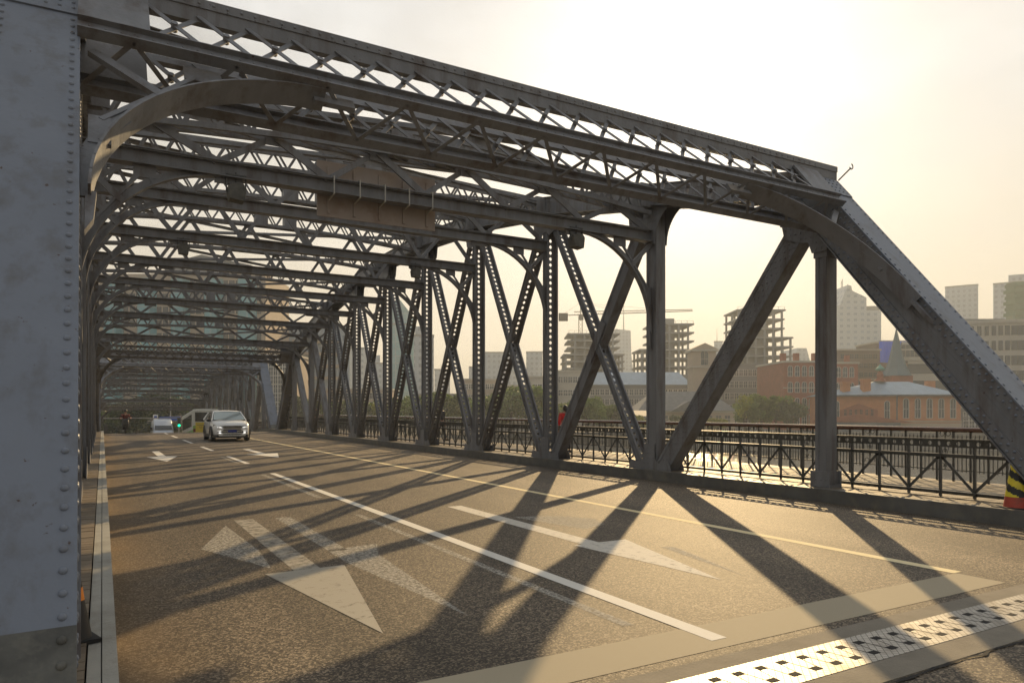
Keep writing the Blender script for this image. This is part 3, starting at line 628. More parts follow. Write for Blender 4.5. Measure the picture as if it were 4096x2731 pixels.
def build_span(label):
    root = empty('truss_bridge_span', label, 'bridge span', (0, Y0, 0))
    def P(name, me, x, y=0, z=0): return obj(name, me, root, (x, y, z))
    # chords
    me = chord(1, 10).mesh('top_chord', S_)
    for x in (XL, XR): P('top_chord', me, x)
    me = MB(); me.box(-.3, .3, 0, 11*PAN, -.45, .12); me = me.mesh('bottom_chord', SD_)
    for x in (XL, XR): P('bottom_chord', me, x)
    me = end_post().mesh('end_post', [M['steel_sky_tint'], M['steel_base'], S_])
    for x in (XL, XR):
        for far in (0, 1):
            o = P('end_post', me, x, 11*PAN if far else 0)
            o.rotation_euler.z = math.pi if far else 0
            if x == XL and not far: o.location.x = XL+.045; o.rotation_euler.y = -.0155
            if x == XR and not far:
                h = MB(); h.cyl((.30, PAN-.05, 5.98), (.52, PAN-.15, 6.22), .014, 6)
                pp = [(.535+.05*math.sin(t-1.2), PAN-.15, 6.25-.05*math.cos(t-1.2)) for t in [0, .6, 1.2, 1.8, 2.4, 3.0, 3.6, 4.2]]
                for a, b in zip(pp, pp[1:]): h.cyl(a, b, .011, 6)
                h.build('hook', M['iron'], o)
    # posts
    done = {}
    for i in range(1, 11):
        j = min(i, 11-i); top = ZC_[i]
        if j not in done:
            if j == 1: b_ = box_member((0,0,BASE-.05), (0,0,top-.2), .24, .28); b_.box(-.165, .165, -.14, .14, BASE-.06, BASE+.30); b_.box(-.165, .165, -.145, .145, ZC_[1]-1.34, ZC_[1]-1.2)
            elif j == 2: b_ = box_member((0,0,BASE-.05), (0,0,top-.2), .36, .27)
            else: b_ = lattice_member((0,0,BASE-.05), (0,0,top-.2), .25, .31)
            done[j] = b_.mesh('vertical_post', S_)
        for x in (XL, XR): P('vertical_post', done[j], x, ny(i))
    # diagonals
    for i in range(1, 10):
        for kind in ((0, 1) if 2 <= i <= 8 else ((0,) if i == 1 else (1,))):
            # kind 0: U_i -> L_{i+1}; kind 1: L_i -> U_{i+1}
            if kind == 0: a = Vector((0, ny(i)+.15, ZC_[i]-.25)); b = Vector((0, ny(i+1)-.32, BASE-.02))
            else: a = Vector((0, ny(i+1)-.15, ZC_[i+1]-.25)); b = Vector((0, ny(i)+.32, BASE-.02))
            heavy = (i == 1) or (i == 9) or (i == 2 and kind == 0) or (i == 8 and kind == 1)
            if i in (1, 9): m_ = box_member(a, b, .42, .30, rows=5 if i == 1 else 0, r=.026, step=.17)
            elif heavy: m_ = box_member(a, b, .34, .26)
            else: m_ = lattice_member(a, b, .19, .29 if kind == 0 else .26)
            me = m_.mesh('diagonal_brace', S_)
            for x in (XL, XR): P('diagonal_brace', me, x)
    # batten plates where the diagonals cross
    for i in range(2, 9):
        a0 = Vector((0, ny(i)+.15, ZC_[i]-.25)); a1 = Vector((0, ny(i+1)-.32, BASE)); b0 = Vector((0, ny(i+1)-.15, ZC_[i+1]-.25)); b1 = Vector((0, ny(i)+.32, BASE))
        t = None; d1 = a1-a0; d2 = b1-b0; den = d1.y*d2.z-d1.z*d2.y; t = ((b0.y-a0.y)*d2.z-(b0.z-a0.z)*d2.y)/den; c = a0+d1*t; d1.normalize()
        m_ = MB(); 
        for s in (-1, 1): m_.beam(c-d1*.62+Vector((s*.165,0,0)), c+d1*.62+Vector((s*.165,0,0)), .25, .014, up=UX)
        me = m_.mesh('splice_plate', S_)
        for x in (XL, XR): P('splice_plate', me, x)
    # gussets
    for i in range(1, 11):
        z = ZC_[i]; far = i > 5; j = min(i, 11-i); sgn = -1 if far else 1
        if j == 1: poly = [(-.80, -1.16)]+arc(-.42, -1.16, .26, 150, 0, 6)+[(-.16, -1.24), (.16, -1.24), (.24, -1.02), (.40, -1.0), (.78, -.86), (.84, -.6)]+arc(1.3, -.6, .42, 180, 90, 5)+[(1.5, -.05), (.12, -.04), (-.12, -.27)]
        elif j == 2:
            poly = [(-1.3, -.35)]+arc(-1.02, -1.17, .84, 92, 2, 9)+[(-.18, -1.2), (.18, -1.15), (.42, -.98), (.75, -.8), (.82, -.2), (0, .1)]
            poly = [(a, b) for a, b in poly]
        else:
            q = 1.0; poly = [(-.72, -.2), (-.58, -.78), (-.36, -.85)]+[(p[0], p[1]) for p in arc(0, -.98, .22, 160, 20, 6)]+[(.36, -.85), (.58, -.78), (.72, -.2), (0, .05)]
        poly = [(sgn*a, z+b) for a, b in poly]
        me = gusset(poly, .36, rv=1 if i <= 4 else 0).mesh('gusset_plate', S_)
        for x in (XL, XR): P('gusset_plate', me, x, ny(i))
        if i not in (1, 10):
            poly = [(-.78, BASE-.04), (.78, BASE-.04), (.68, BASE+.22)]+arc(.36, BASE+.33, .17, -90, -180, 5)+[(.19, BASE+.62), (-.19, BASE+.62)]+arc(-.36, BASE+.33, .17, 0, -90, 5)+[(-.68, BASE+.22)]
            me = gusset(poly, .40, rv=1 if i <= 4 else 0).mesh('gusset_plate', S_)
            for x in (XL, XR): P('gusset_plate', me, x, ny(i))
        else:
            gg = gusset([(-.2, BASE-.04), (.2, BASE-.04), (.2, BASE+.3), (-.2, BASE+.3)], .33, rv=1); gg.box(-.165, .165, -.19, -.175, BASE-.03, BASE+.05); me = gg.mesh('gusset_plate', S_)
            for x in (XL, XR): P('gusset_plate', me, x, ny(i))
    # frames over the road
    km = knee(2.15, 2.2).mesh('knee_brace', S_); kb = knee(2.3, 2.35, True).mesh('knee_brace', S_)
    ang = math.atan2(PAN, 5.96)
    pm = portal().mesh('portal_frame', S_)
    for far in (0, 1):
        o = obj('portal_frame', pm, root)
        o.location = (0, 11*PAN-PAN-.02, 6.1) if far else (0, PAN+.02, 6.1)
        o.rotation_euler = (R(0)-ang*(1 if not far else -1), 0, 0)
        if far: # mirror: turn about z and shift back
            o.rotation_euler = (-ang, 0, math.pi); o.location.x = XL+XR
        for s in (0, 1):
            kk = obj('knee_brace', kb, o, (XI1-.12 if s == 0 else XI0+.12, 0.17, -.99)); kk.rotation_euler.z = 0 if s == 0 else math.pi
    sm = {}
    for i in range(2, 10):
        j = min(i, 11-i); zl = {2: 5.87, 3: 6.57, 4: 6.72, 5: 6.80}[j]
        if j not in sm: sm[j] = sway(zl, ZC_[j]).mesh('sway_frame', S_)
        o = obj('sway_frame', sm[j], root, (0, ny(i), 0))
        for s in (0, 1):
            kk = obj('knee_brace', km, o, (XR-.17 if s == 0 else XL+.17, 0, zl-.14)); kk.rotation_euler.z = 0 if s == 0 else math.pi
    for i in range(1, 10):
        for s in (0, 1):
            a = (XI0 if s else XI1, ny(i), ZC_[i]+.02); b = (XI1 if s else XI0, ny(i+1), ZC_[i+1]+.02-.0)
            mb = MB(); mb.beam(a, b, .13, .012); mb.beam(Vector(a)+Vector((0,0,.05-.1*s)), Vector(b)+Vector((0,0,.05-.1*s)), .014, .10)
            mb.build('lateral_brace', S_, root)
    return root
span = build_span('near camelback steel truss span arching over the road and the white car')
span2 = copy_tree(span); span2['label'] = 'farther lower truss span seen through the near one, beyond the road crest'
span2.location = (0, YS, 0); span2.rotation_euler = (-math.atan(SL), 0, 0)

# things hung on the frames
Yn = lambda i: Y0+ny(i)
sg = empty('road_sign', 'tan back of a long hanging sign strapped to the overhead strut', 'sign', (4.77, Yn(2)+.24, 5.86))
mb = MB(); mb.box(-1.22, 1.22, .0, .03, -.50, .56); mb.build('panel', M['sign_back'], sg)
for k in range(5):
    mb = MB(); mb.box(-1.03+k*.51, -.98+k*.51, -.03, -.002, -.44, .46); mb.build('batten', M['sign_back'], sg)
    mb = MB(); xx = -1.0+k*.5; mb.beam((xx, -.39, -.16), (xx, -.39, .17), .02, .012, up=(0,1,0)); mb.beam((xx,-.39,.17), (xx,0.0,.20), .03, .012); mb.beam((xx,-.39,-.16),(xx,-.03,-.19),.03,.012)
    mb.build('strap', M['strap'], sg)
def hang_box(x, i, z, label):
    t = empty('floodlight', label, 'lamp', (x, Yn(i)-.05, z), 0, 'floodlights under the overhead struts')
    mb = MB(); mb.prism([(-.12,-.15), (.12,-.18), (.15,.05), (.1,.12), (-.1,.12), (-.15,.05)], -.13, .13, lambda a, b, c: (a, c, b)); mb.build('housing', M['steel_base'], t)
    mb = MB(); mb.cyl((0,0,.11), (0,0,.34), .015, 6); mb.box(-.17, -.15, -.02, .02, -.02, .3); mb.box(.15, .17, -.02, .02, -.02, .3); mb.box(-.17, .17, -.02, .02, .28, .3); mb.build('bracket', M['iron'], t)
hang_box(9.35, 2, 5.50, 'boxy floodlight hanging at the right end of the nearest strut'); hang_box(2.05, 2, 5.50, 'boxy floodlight hanging left under the nearest strut')
hang_box(9.3, 4, 6.35, 'small floodlight under a strut right of centre, farther in'); hang_box(2.05, 4, 6.35, 'small floodlight under a strut left of centre, farther in')

# ------------------------------------------------------------------ railings
def ring(mb, cx, cz, r, t, y=0, n=14, a0=0, a1=360, w=.012, sc=1):
    pts = [(cx+r*sc*math.cos(R(a0+(a1-a0)*k/n)), y, cz+r*math.sin(R(a0+(a1-a0)*k/n))) for k in range(n+1)]
    for a, b in zip(pts, pts[1:]): mb.beam(a, b, w, t, up=(0,1,0))
def inner_railing(Ln, label, loc, rx=0, rz=R(90)):
    """local x runs along the bridge"""
    t = empty('iron_railing', label, 'railing', loc); t.rotation_euler = (rx, 0, R(90)) if not rx else (0, 0, 0)
    mb = MB(); mb.box(0, Ln, -.04, .04, 1.165, 1.18); mb.build('top_rail', M['iron'], t)
    mb = MB(); c = .155; n = int(Ln/c)                                   # band with round holes
    for k in range(n):
        o = k*c; m_ = 12; hr = .037; cz = 1.10; hz = .062
        for yy in (-.01, .01):
            circ = [(o+c/2+hr*math.cos(R(360*q/m_+15)), yy, cz+hr*math.sin(R(360*q/m_+15))) for q in range(m_)]
            out = []
            for q in range(m_):
                a = R(360*q/m_+15); dx, dz = math.cos(a), math.sin(a); s = min((c/2)/abs(dx), hz/abs(dz)); out.append((o+c/2+dx*s, yy, cz+dz*s))
            mb.add(circ+out, [(q, (q+1) % m_, m_+(q+1) % m_, m_+q) for q in range(m_)])
        for cxx in (o, o+c):
            mb.add([(cxx-.012,-.01,cz-hz),(cxx+.012,-.01,cz-hz),(cxx+.012,-.01,cz+hz),(cxx-.012,-.01,cz+hz)], [(0,1,2,3)])
    mb.build('perforated_band', M['iron'], t)
    mb = MB(); mb.box(0, Ln, -.03, .03, .90, .93); mb.box(0, Ln, -.006, .006, .87, .90); mb.build('middle_rail', M['iron'], t)
    mb = MB(); mb.box(0, Ln, -.035, .035, .30, .32); mb.box(0, Ln, -.03, -.02, .26, .30); mb.build('bottom_rail', M['iron'], t)
    mb = MB(); n = int(Ln/.54)
    mb.box(-.025, .025, -.028, -.012, .22, 1.05); mb.box(-.025, -.012, -.028, .025, .22, 1.05); um = mb.mesh('upright', M['iron'])
    for k in range(n+1): obj('upright', um, t, (k*.54, 0, 0))
    mb = MB()
    for k in range(n):
        a, b = (k*.54, (k+1)*.54)
        if k % 2: a, b = b, a
        mb.beam((a, -.012, .32), (b, -.012, .90), .045, .012, up=(0,1,0)); mb.box(b-.07, b+.07, -.02, -.004, .84, .90)
    mb.build('cross_braces', M['iron'], t)
    return t
def river_railing(Ln, label, loc):
    t = empty('river_railing', label, 'railing', loc); t.rotation_euler = (0, 0, R(90))
    mb = MB(); n = 10
    prof = [(.072*math.cos(R(36*k)), 1.255+.055*math.sin(R(36*k))) for k in range(10)]
    mb.prism(prof, 0, Ln, lambda a, b, c: (c, a, b)); mb.build('handrail', M['handrail'], t)
    mb = MB(); mb.box(0, Ln, -.012, .012, 1.03, 1.05); mb.box(0, Ln, -.012, .012, .43, .45); mb.build('cross_rails', M['iron'], t)
    posts = MB(); bars = MB(); orn = MB(); s = 0; k = 0
    while s < Ln-.33:
        posts.box(s-.018, s+.018, -.018, .018, .21, 1.25)
        if k % 5 == 0:
            c = s+.165
            ring(orn, c-.06, 1.17, .045, .008, n=10); ring(orn, c+.06, 1.17, .045, .008, n=10); ring(orn, c, .84, .03, .008, n=8)
            orn.beam((c-.1, 0, 1.0), (c, 0, .62), .01, .01); orn.beam((c+.1, 0, 1.0), (c, 0, .62), .01, .01)
            ring(orn, c-.07, .53, .05, .01, n=8, a0=-60, a1=210); ring(orn, c+.07, .53, .05, .01, n=8, a0=-30, a1=240); orn.box(c-.008, c+.008, -.008, .008, .45, 1.24)
        else:
            for q in (1, 2, 3):
                x = s+.0825*q; bars.box(x-.007, x+.007, -.007, .007, .40, 1.10)
                bars.add([(x-.013,0,1.10),(x,-.013,1.10),(x+.013,0,1.10),(x,.013,1.10),(x,0,1.17)], [(0,1,4),(1,2,4),(2,3,4),(3,0,4)])
        s += .33; k += 1
    posts.build('uprights', M['iron'], t); bars.build('spiked_bars', M['iron'], t); orn.build('scroll_ornaments', M['iron'], t)
    return t
inner_railing(52.0, 'low lattice iron railing with a holed band behind the right posts', (12.14, 4.1, 0))
inner_railing(52.0, 'low lattice iron railing behind the left posts', (-.92, 4.1, 0))
river_railing(56.0, 'spiked river railing with brown wooden handrail on the right footway', (14.95, 1.5, 0))
river_railing(56.0, 'spiked river railing with brown wooden handrail on the left footway', (-3.75, 1.5, 0))
r2 = inner_railing(51.0, 'distant lattice railing on the right of the far descending span', (12.14, 58, 0)); r2.rotation_euler = (0, math.atan(SL), R(90))
r3 = river_railing(51.0, 'distant river railing on the right edge of the far descending span', (14.95, 58, 0)); r3.rotation_euler = (0, math.atan(SL), R(90))

# ------------------------------------------------------------------ cones
t = empty('traffic_cone', 'striped black and yellow cone with red foot on the right footway', 'cone', (11.56, 5.36, .215))
mb = MB(); mb.box(-.24, .24, -.24, .24, 0, .03); mb.build('base', M['rubber'], t)
def frust(z0, z1): 
    r = lambda z: .185-.145*z/.9
    return [(r(z0), z0), (r(z1), z1)]
mb = MB(); mb.revolve(frust(.03, .18), (0,0,0), 24); mb.build('skirt', M['cone_red'], t)
mb = MB(); nseg = 36; nz_ = 30
for i in range(nz_):
    for k in range(nseg):
        z0 = .18+.5*i/nz_; z1 = .18+.5*(i+1)/nz_; r0 = .187-.145*z0/.9; r1 = .187-.145*z1/.9; a0 = 2*math.pi*k/nseg; a1 = 2*math.pi*(k+1)/nseg
        mb.mi = int(((z0)*9.5+k/nseg*4)) % 2
        mb.add([(r0*math.cos(a0),r0*math.sin(a0),z0),(r0*math.cos(a1),r0*math.sin(a1),z0),(r1*math.cos(a1),r1*math.sin(a1),z1),(r1*math.cos(a0),r1*math.sin(a0),z1)], [(0,1,2,3)], True)
mb.build('striped_sleeve', [M['cone_black'], M['cone_yellow']], t)
mb = MB(); mb.revolve(frust(.68, .9)+[(0, .9)], (0,0,0), 24); mb.build('tip', M['cone_red'], t)
t = empty('traffic_cone', 'grimy dark cone with one orange band beside the left end post', 'cone', (-.155, 5.25, .2), .3)
mb = MB(); mb.box(-.12, .12, -.12, .12, 0, .025); mb.build('base', M['rubber'], t)
mb = MB(); mb.revolve([(.10, .025), (.058, .26)], (0,0,0), 24); mb.build('body', M['cone_black'], t)
mb = MB(); mb.revolve([(.059, .26), (.048, .34)], (0,0,0), 24); mb.build('orange_band', M['cone_orange'], t)
mb = MB(); mb.revolve([(.046, .34), (.03, .44), (0, .44)], (0,0,0), 24); mb.build('tip', M['cone_black'], t)

# ------------------------------------------------------------------ vehicles
def loft(mb, secs, close=True, smooth=True, caps=True):
    n = len(secs[0]); vs = [p for s in secs for p in s]; fs = []
    for i in range(len(secs)-1):
        for k in range(n if close else n-1): fs.append((i*n+k, i*n+(k+1) % n, (i+1)*n+(k+1) % n, (i+1)*n+k))
    mb.add(vs, fs, smooth)
    if caps: mb.add(secs[0], [tuple(range(n-1,-1,-1))]); mb.add(secs[-1], [tuple(range(n))])
def wheel(parent, x, y, r, wdt, rim=True):
    o = empty('wheel', None, None, (x, y, r)); o.parent = parent; s = 1 if x > 0 else -1
    mb = MB(); prof = [(r*.62, -wdt/2), (r*.93, -wdt/2), (r, -wdt*.36), (r, wdt*.36), (r*.93, wdt/2), (r*.62, wdt/2)]; n = 28; vs = []
    for k in range(n):
        a = 2*math.pi*k/n
        for rr, xx in prof: vs.append((xx, rr*math.cos(a), rr*math.sin(a)))
    m_ = len(prof); mb.add(vs, [(k*m_+j, k*m_+j+1, ((k+1) % n)*m_+j+1, ((k+1) % n)*m_+j) for k in range(n) for j in range(m_-1)], True)
    mb.build('tyre', M['rubber'], o)
    mb = MB()
    for k in range(10):
        a = 2*math.pi*k/10; mb.beam((s*wdt*.4, 0, 0), (s*wdt*.40, r*.62*math.cos(a), r*.62*math.sin(a)), .05, .03, up=UX)
    mb.cyl((s*wdt*.3, 0, 0), (s*wdt*.46, 0, 0), .06, 12)
    for k in range(24):
        a, b = 2*math.pi*k/24, 2*math.pi*(k+1)/24; mb.beam((s*wdt*.40, r*.62*math.cos(a), r*.62*math.sin(a)), (s*wdt*.40, r*.62*math.cos(b), r*.62*math.sin(b)), .035, .06, up=UX)
    mb.build('rim', M['chrome'], o); return o
def suv():
    t = empty('car', 'pearl white compact sport utility car driving towards the camera in the middle lane', 'car', (5.95, 40.0, 0))
    # body: y from 0 (front) to 4.35 (rear)
    def sec(y, hw, zb, zm, zs, zt, crown=.03):
        h = [(0, zb), (hw*.86, zb), (hw*.985, zb+.12), (hw, zm), (hw*.985, zs), (hw*.90, zt-.02), (hw*.6, zt+crown*.7), (0, zt+crown)]
        pts = [(x, y, z) for x, z in h]+[(-x, y, z) for x, z in h[-2:0:-1]]
        return pts
    st = [(0.0, .72, .30, .55, .72, .80), (.06, .80, .25, .58, .78, .90), (.25, .88, .22, .62, .86, .99), (.6, .93, .22, .64, .92, 1.05), (1.1, .955, .24, .66, .97, 1.10), (1.35, .96, .24, .66, .99, 1.12),
          (2.2, .96, .24, .66, 1.0, 1.10), (3.2, .96, .24, .68, 1.02, 1.12), (3.9, .94, .26, .7, 1.02, 1.14), (4.25, .88, .32, .72, 1.0, 1.12), (4.35, .8, .4, .72, .98, 1.05)]
    mb = MB(); loft(mb, [sec(*s) for s in st]); body = mb.build('body', M['carpaint'], t)
    def gh(y, hw, z0, z1, hr): return [(hw, y, z0), (hr, y, z1-.05), (hr*.88, y, z1), (-hr*.88, y, z1), (-hr, y, z1-.05), (-hw, y, z0)]
    mb = MB(); loft(mb, [[(.86,1.12,1.09),(.84,1.14,1.10),(.7,1.16,1.11),(-.7,1.16,1.11),(-.84,1.14,1.10),(-.86,1.12,1.09)], gh(1.95, .9, 1.06, 1.57, .68), gh(2.2, .91, 1.06, 1.60, .69), gh(3.6, .9, 1.06, 1.585, .67), gh(4.1, .84, 1.06, 1.5, .62), gh(4.3, .8, 1.05, 1.1, .74)]); mb.build('cabin', M['glass'], t)
    mb = MB(); mb.add([(-.80,1.145,1.125),(.80,1.145,1.125),(.655,1.90,1.555),(-.655,1.90,1.555)], [(0,1,2,3)]); o = mb.build('windshield', M['glass_sky'], t); o.location = (0,-.03,.012)
    mb = MB(); loft(mb, [[(.70,y,z-.045),(.6,y,z+.012),(.3,y,z+.03),(0,y,z+.035),(-.3,y,z+.03),(-.6,y,z+.012),(-.70,y,z-.045)] for y, z in ((1.88,1.555),(2.0,1.59),(2.3,1.612),(3.0,1.612),(3.7,1.59),(4.15,1.5))], close=False, caps=False); mb.build('roof', M['carpaint'], t)
    mb = MB()
    for s in (-1, 1):
        mb.beam((s*.87, 1.12, 1.08), (s*.685, 1.92, 1.56), .05, .06); mb.beam((s*.92, 4.15, 1.1), (s*.68, 4.0, 1.5), .14, .05, up=(s,0,0)); mb.beam((s*.685, 1.92, 1.555), (s*.68, 4.0, 1.53), .04, .04)
    mb.build('pillars', M['carpaint'], t)
    # front: grille, lamps, bumper
    mb = MB(); mb.box(-.42, .42, -.035, .1, .70, .83); mb.build('grille', M['trim'], t)
    mb = MB(); mb.box(-.45, .45, -.045, -.02, .752, .768); mb.box(-.40, .40, -.045, -.02, .655, .668); mb.build('chrome_bar', M['chrome'], t)
    mb = MB(); ring(mb, 0, .76, .05, .02, y=-.055, n=16, w=.012, sc=1.5); mb.beam((-.05,-.055,.735),(.0,-.055,.78),.012,.02,up=(0,1,0)); mb.beam((.0,-.055,.78),(.05,-.055,.745),.012,.02,up=(0,1,0)); mb.build('emblem', M['chrome'], t)
    mb = MB(); mb.prism([(-.48,.58),(.48,.58),(.42,.635),(-.42,.635)], -.03, .08, lambda a,b,c:(a,c,b)); mb.prism([(-.5,.345),(.5,.345),(.44,.40),(-.44,.40)], .0, .1, lambda a,b,c:(a,c,b)); mb.prism([(-.74,.46),(.74,.46),(.72,.53),(-.72,.53)], .0, .12, lambda a,b,c:(a,c,b)); mb.build('air_intake', M['trim'], t)
    for s in (-1, 1):
        mb = MB(); mb.add([(s*.42,-.04,.71),(s*.42,-.04,.82),(s*.72,.05,.845),(s*.90,.30,.90),(s*.90,.30,.82),(s*.76,.06,.73)], [(0,1,2,5),(5,2,3,4)] if s > 0 else [(5,2,1,0),(4,3,2,5)]); 
        mb.add([(s*.42,.1,.71),(s*.42,-.04,.71),(s*.76,.06,.73),(s*.90,.30,.82)], [(0,1,2,3)]); mb.build('headlight', M['headlamp'], t)
        mb = MB(); mb.beam((s*.50,-.045,.738),(s*.74,.03,.755), .012, .02, up=(0,0,1)); mb.build('light_strip', M['lamp_on'], t)
        mb = MB(); mb.beam((s*.56, -.01, .455), (s*.74, .04, .485), .04, .05); mb.beam((s*.56, -.02, .555), (s*.75, .03, .558), .03, .012); mb.build('daytime_light', M['lamp_on'], t)
        m2 = MB(); loft(m2, [[(s*(1.0+.11*math.cos(a)), 1.28+yy, 1.10+.075*math.sin(a)) for a in [q*math.pi/5 for q in range(10)]] for yy in (0, .05, .14)]); m2.beam((s*.85,1.32,1.06),(s*.98,1.33,1.07),.05,.04); m2.build('mirror', M['trim'], t)
    mb = MB(); mb.box(-.22, .22, -.05, -.025, .49, .61); mb.build('number_plate', M['plate_blue'], t)
    mb = MB(); mb.beam((-.8, 1.13, 1.11), (.8, 1.13, 1.115), .05, .03); mb.beam((-.55,1.16,1.12),(.1,1.30,1.17),.015,.02); mb.beam((.1,1.16,1.12),(.7,1.28,1.17),.015,.02); mb.build('wiper_cowl', M['trim'], t)
    mb = MB(); loft(mb, [[(x,y,z) for x,z in ((-hw,.2),(-hw,.36),(hw,.36),(hw,.2))] for y,hw in ((.02,.78),(.3,.9),(1.0,.965),(3.4,.965),(4.2,.9),(4.33,.8))], smooth=False); mb.build('sill', M['trim'], t)
    for s in (-1, 1):
        for yy in (.86, 3.5):
            mb = MB(); 
            for k in range(12):
                a0, a1 = math.pi*k/12, math.pi*(k+1)/12; r = .43
                mb.beam((s*.955, yy+r*math.cos(a0), .36+r*math.sin(a0)), (s*.955, yy+r*math.cos(a1), .36+r*math.sin(a1)), .05, .07, up=UX)
            for k in range(12):
                a0, a1 = math.pi*k/12, math.pi*(k+1)/12; r = .40
                mb.add([(s*.968, yy, .3), (s*.968, yy+r*math.cos(a0), .34+r*math.sin(a0)), (s*.968, yy+r*math.cos(a1), .34+r*math.sin(a1))], [(0,1,2)])
            mb.build('wheel_arch', M['trim'], t); wheel(t, s*.86, yy, .36, .24)
        mb = MB(); mb.box(s*.958-.004, s*.958+.004, 1.45, 1.46, .45, 1.02); mb.box(s*.958-.004, s*.958+.004, 2.4, 2.41, .45, 1.02); mb.box(s*.958-.004, s*.958+.004, 3.2, 3.21, .6, 1.02)
        mb.box(s*.97-.01, s*.97+.01, 2.15, 2.33, .9, .925); mb.box(s*.97-.01, s*.97+.01, 3.0, 3.15, .92, .945); mb.build('door_seams', M['trim'], t)
    return t
suv()
def van():
    y = 83.5; t = empty('van', 'high roofed white van just beyond the crest of the road', 'van', (5.65, y, zr(y))); t.rotation_euler = (-math.atan(SL), 0, 0)
    def sec(y, hw, z0, z1, hr, zs): return [(hw*.9,y,z0),(hw,y,z0+.15),(hw,y,zs),(hr,y,z1-.10),(hr*.86,y,z1),(-hr*.86,y,z1),(-hr,y,z1-.10),(-hw,y,zs),(-hw,y,z0+.15),(-hw*.9,y,z0)]
    mb = MB(); loft(mb, [sec(0,.86,.35,1.0,.8,.85), sec(.1,.94,.28,1.12,.86,.95), sec(.75,.99,.28,1.35,.93,1.2), sec(1.45,1.0,.28,2.25,.86,1.4), sec(1.9,1.0,.28,2.5,.88,1.5), sec(2.3,1.0,.28,2.6,.9,1.6), sec(5.3,1.0,.28,2.62,.9,1.6), sec(5.5,.97,.35,2.5,.88,1.6)]); mb.build('body', M['vanpaint'], t)
    mb = MB(); mb.add([(-.86,.74,1.38),(.86,.74,1.38),(.76,1.46,2.12),(-.76,1.46,2.12)], [(0,1,2,3)]); mb.T = None; o = mb.build('windshield', M['glass'], t); o.location = (0,-.035,.02)
    for s in (-1,1):
        mb = MB(); mb.add([(s*1.005,1.0,1.35),(s*1.005,1.9,1.35),(s*.90,1.9,2.1),(s*.90,1.5,2.1)], [(0,1,2,3)] if s>0 else [(3,2,1,0)]); mb.build('side_window', M['glass'], t)
        mb = MB(); mb.box(min(s*1.05,s*1.25), max(s*1.05,s*1.25), .8, .92, 1.25, 1.62); mb.beam((s*.95,.9,1.35),(s*1.1,.88,1.4),.05,.05); mb.build('mirror', M['trim'], t)
        mb = MB(); mb.box(min(s*.6,s*.86), max(s*.6,s*.86), -.02, .12, .78, .98); mb.build('headlight', M['headlamp'], t)
        for yy in (1.0, 4.4): wheel(t, s*.9, yy, .34, .22)
    mb = MB(); mb.box(-.5,.5,-.03,.05,.68,.92); mb.build('grille', M['trim'], t)
    mb = MB(); mb.beam((-.85,.66,1.36),(.85,.66,1.36),.06,.05); mb.build('wiper_cowl', M['trim'], t)
van()
def bus():
    y = 77.0; t = empty('bus', 'white, green and yellow city bus driving away behind the white car', 'bus', (9.0, y, zr(y))); t.rotation_euler = (-math.atan(SL), 0, 0)
    def sec(y, hw, z0, z1, k=.12): return [(hw,y,z0),(hw,y,z1-k*2),(hw-k*.5,y,z1-k*.5),(hw-k*1.6,y,z1),(-hw+k*1.6,y,z1),(-hw+k*.5,y,z1-k*.5),(-hw,y,z1-k*2),(-hw,y,z0)]
    mb = MB(); loft(mb, [sec(0,1.18,.35,2.95,.14), sec(.12,1.25,.32,3.05), sec(10.8,1.25,.32,3.05), sec(10.95,1.15,.35,2.95,.14)], smooth=False); mb.build('body', M['bus_white'], t)
    mb = MB(); mb.box(-1.255,1.255,-.02,10.6,.34,1.0); mb.build('green_skirt', M['bus_green'], t)
    mb = MB(); mb.box(-.98,1.1,-.045,.0,.45,1.72); mb.build('rear_panel', M['bus_yellow'], t)
    mb = MB(); mb.box(-1.2,-.98,-.04,.0,1.0,1.4); mb.build('green_corner', M['bus_green'], t)
    mb = MB(); mb.box(-1.0,1.0,-.05,.05,1.82,2.72); mb.build('rear_window', M['glass'], t)
    for s in (-1,1):
        for k in range(7): mb = MB(); mb.box(s*1.262-.006,s*1.262+.006,.6+k*1.4,1.88+k*1.4,1.35,2.55); mb.build('side_window', M['glass'], t)
        mb = MB(); mb.box(s*1.08-.1,s*1.08+.1,-.055,.0,.78,1.1); mb.build('tail_light', M['red_lamp'], t)
        for yy in (2.6, 8.6): wheel(t, s*1.12, yy, .48, .28)
    mb = MB(); mb.box(-.85,.85,-.05,-.04,1.45,1.5); mb.build('louvre', M['trim'], t)
    mb = MB(); ring(mb, -.5, 1.25, .13, .02, y=-.055, n=14, w=.02); mb.beam((-.58,-.055,1.22),(-.42,-.055,1.29),.02,.02,up=(0,1,0)); mb.build('emblem', M['red_lamp'], t)
    mb = MB(); mb.box(-.7,.7,2,4,3.04,3.2); mb.build('roof_unit', M['bus_white'], t)
bus()

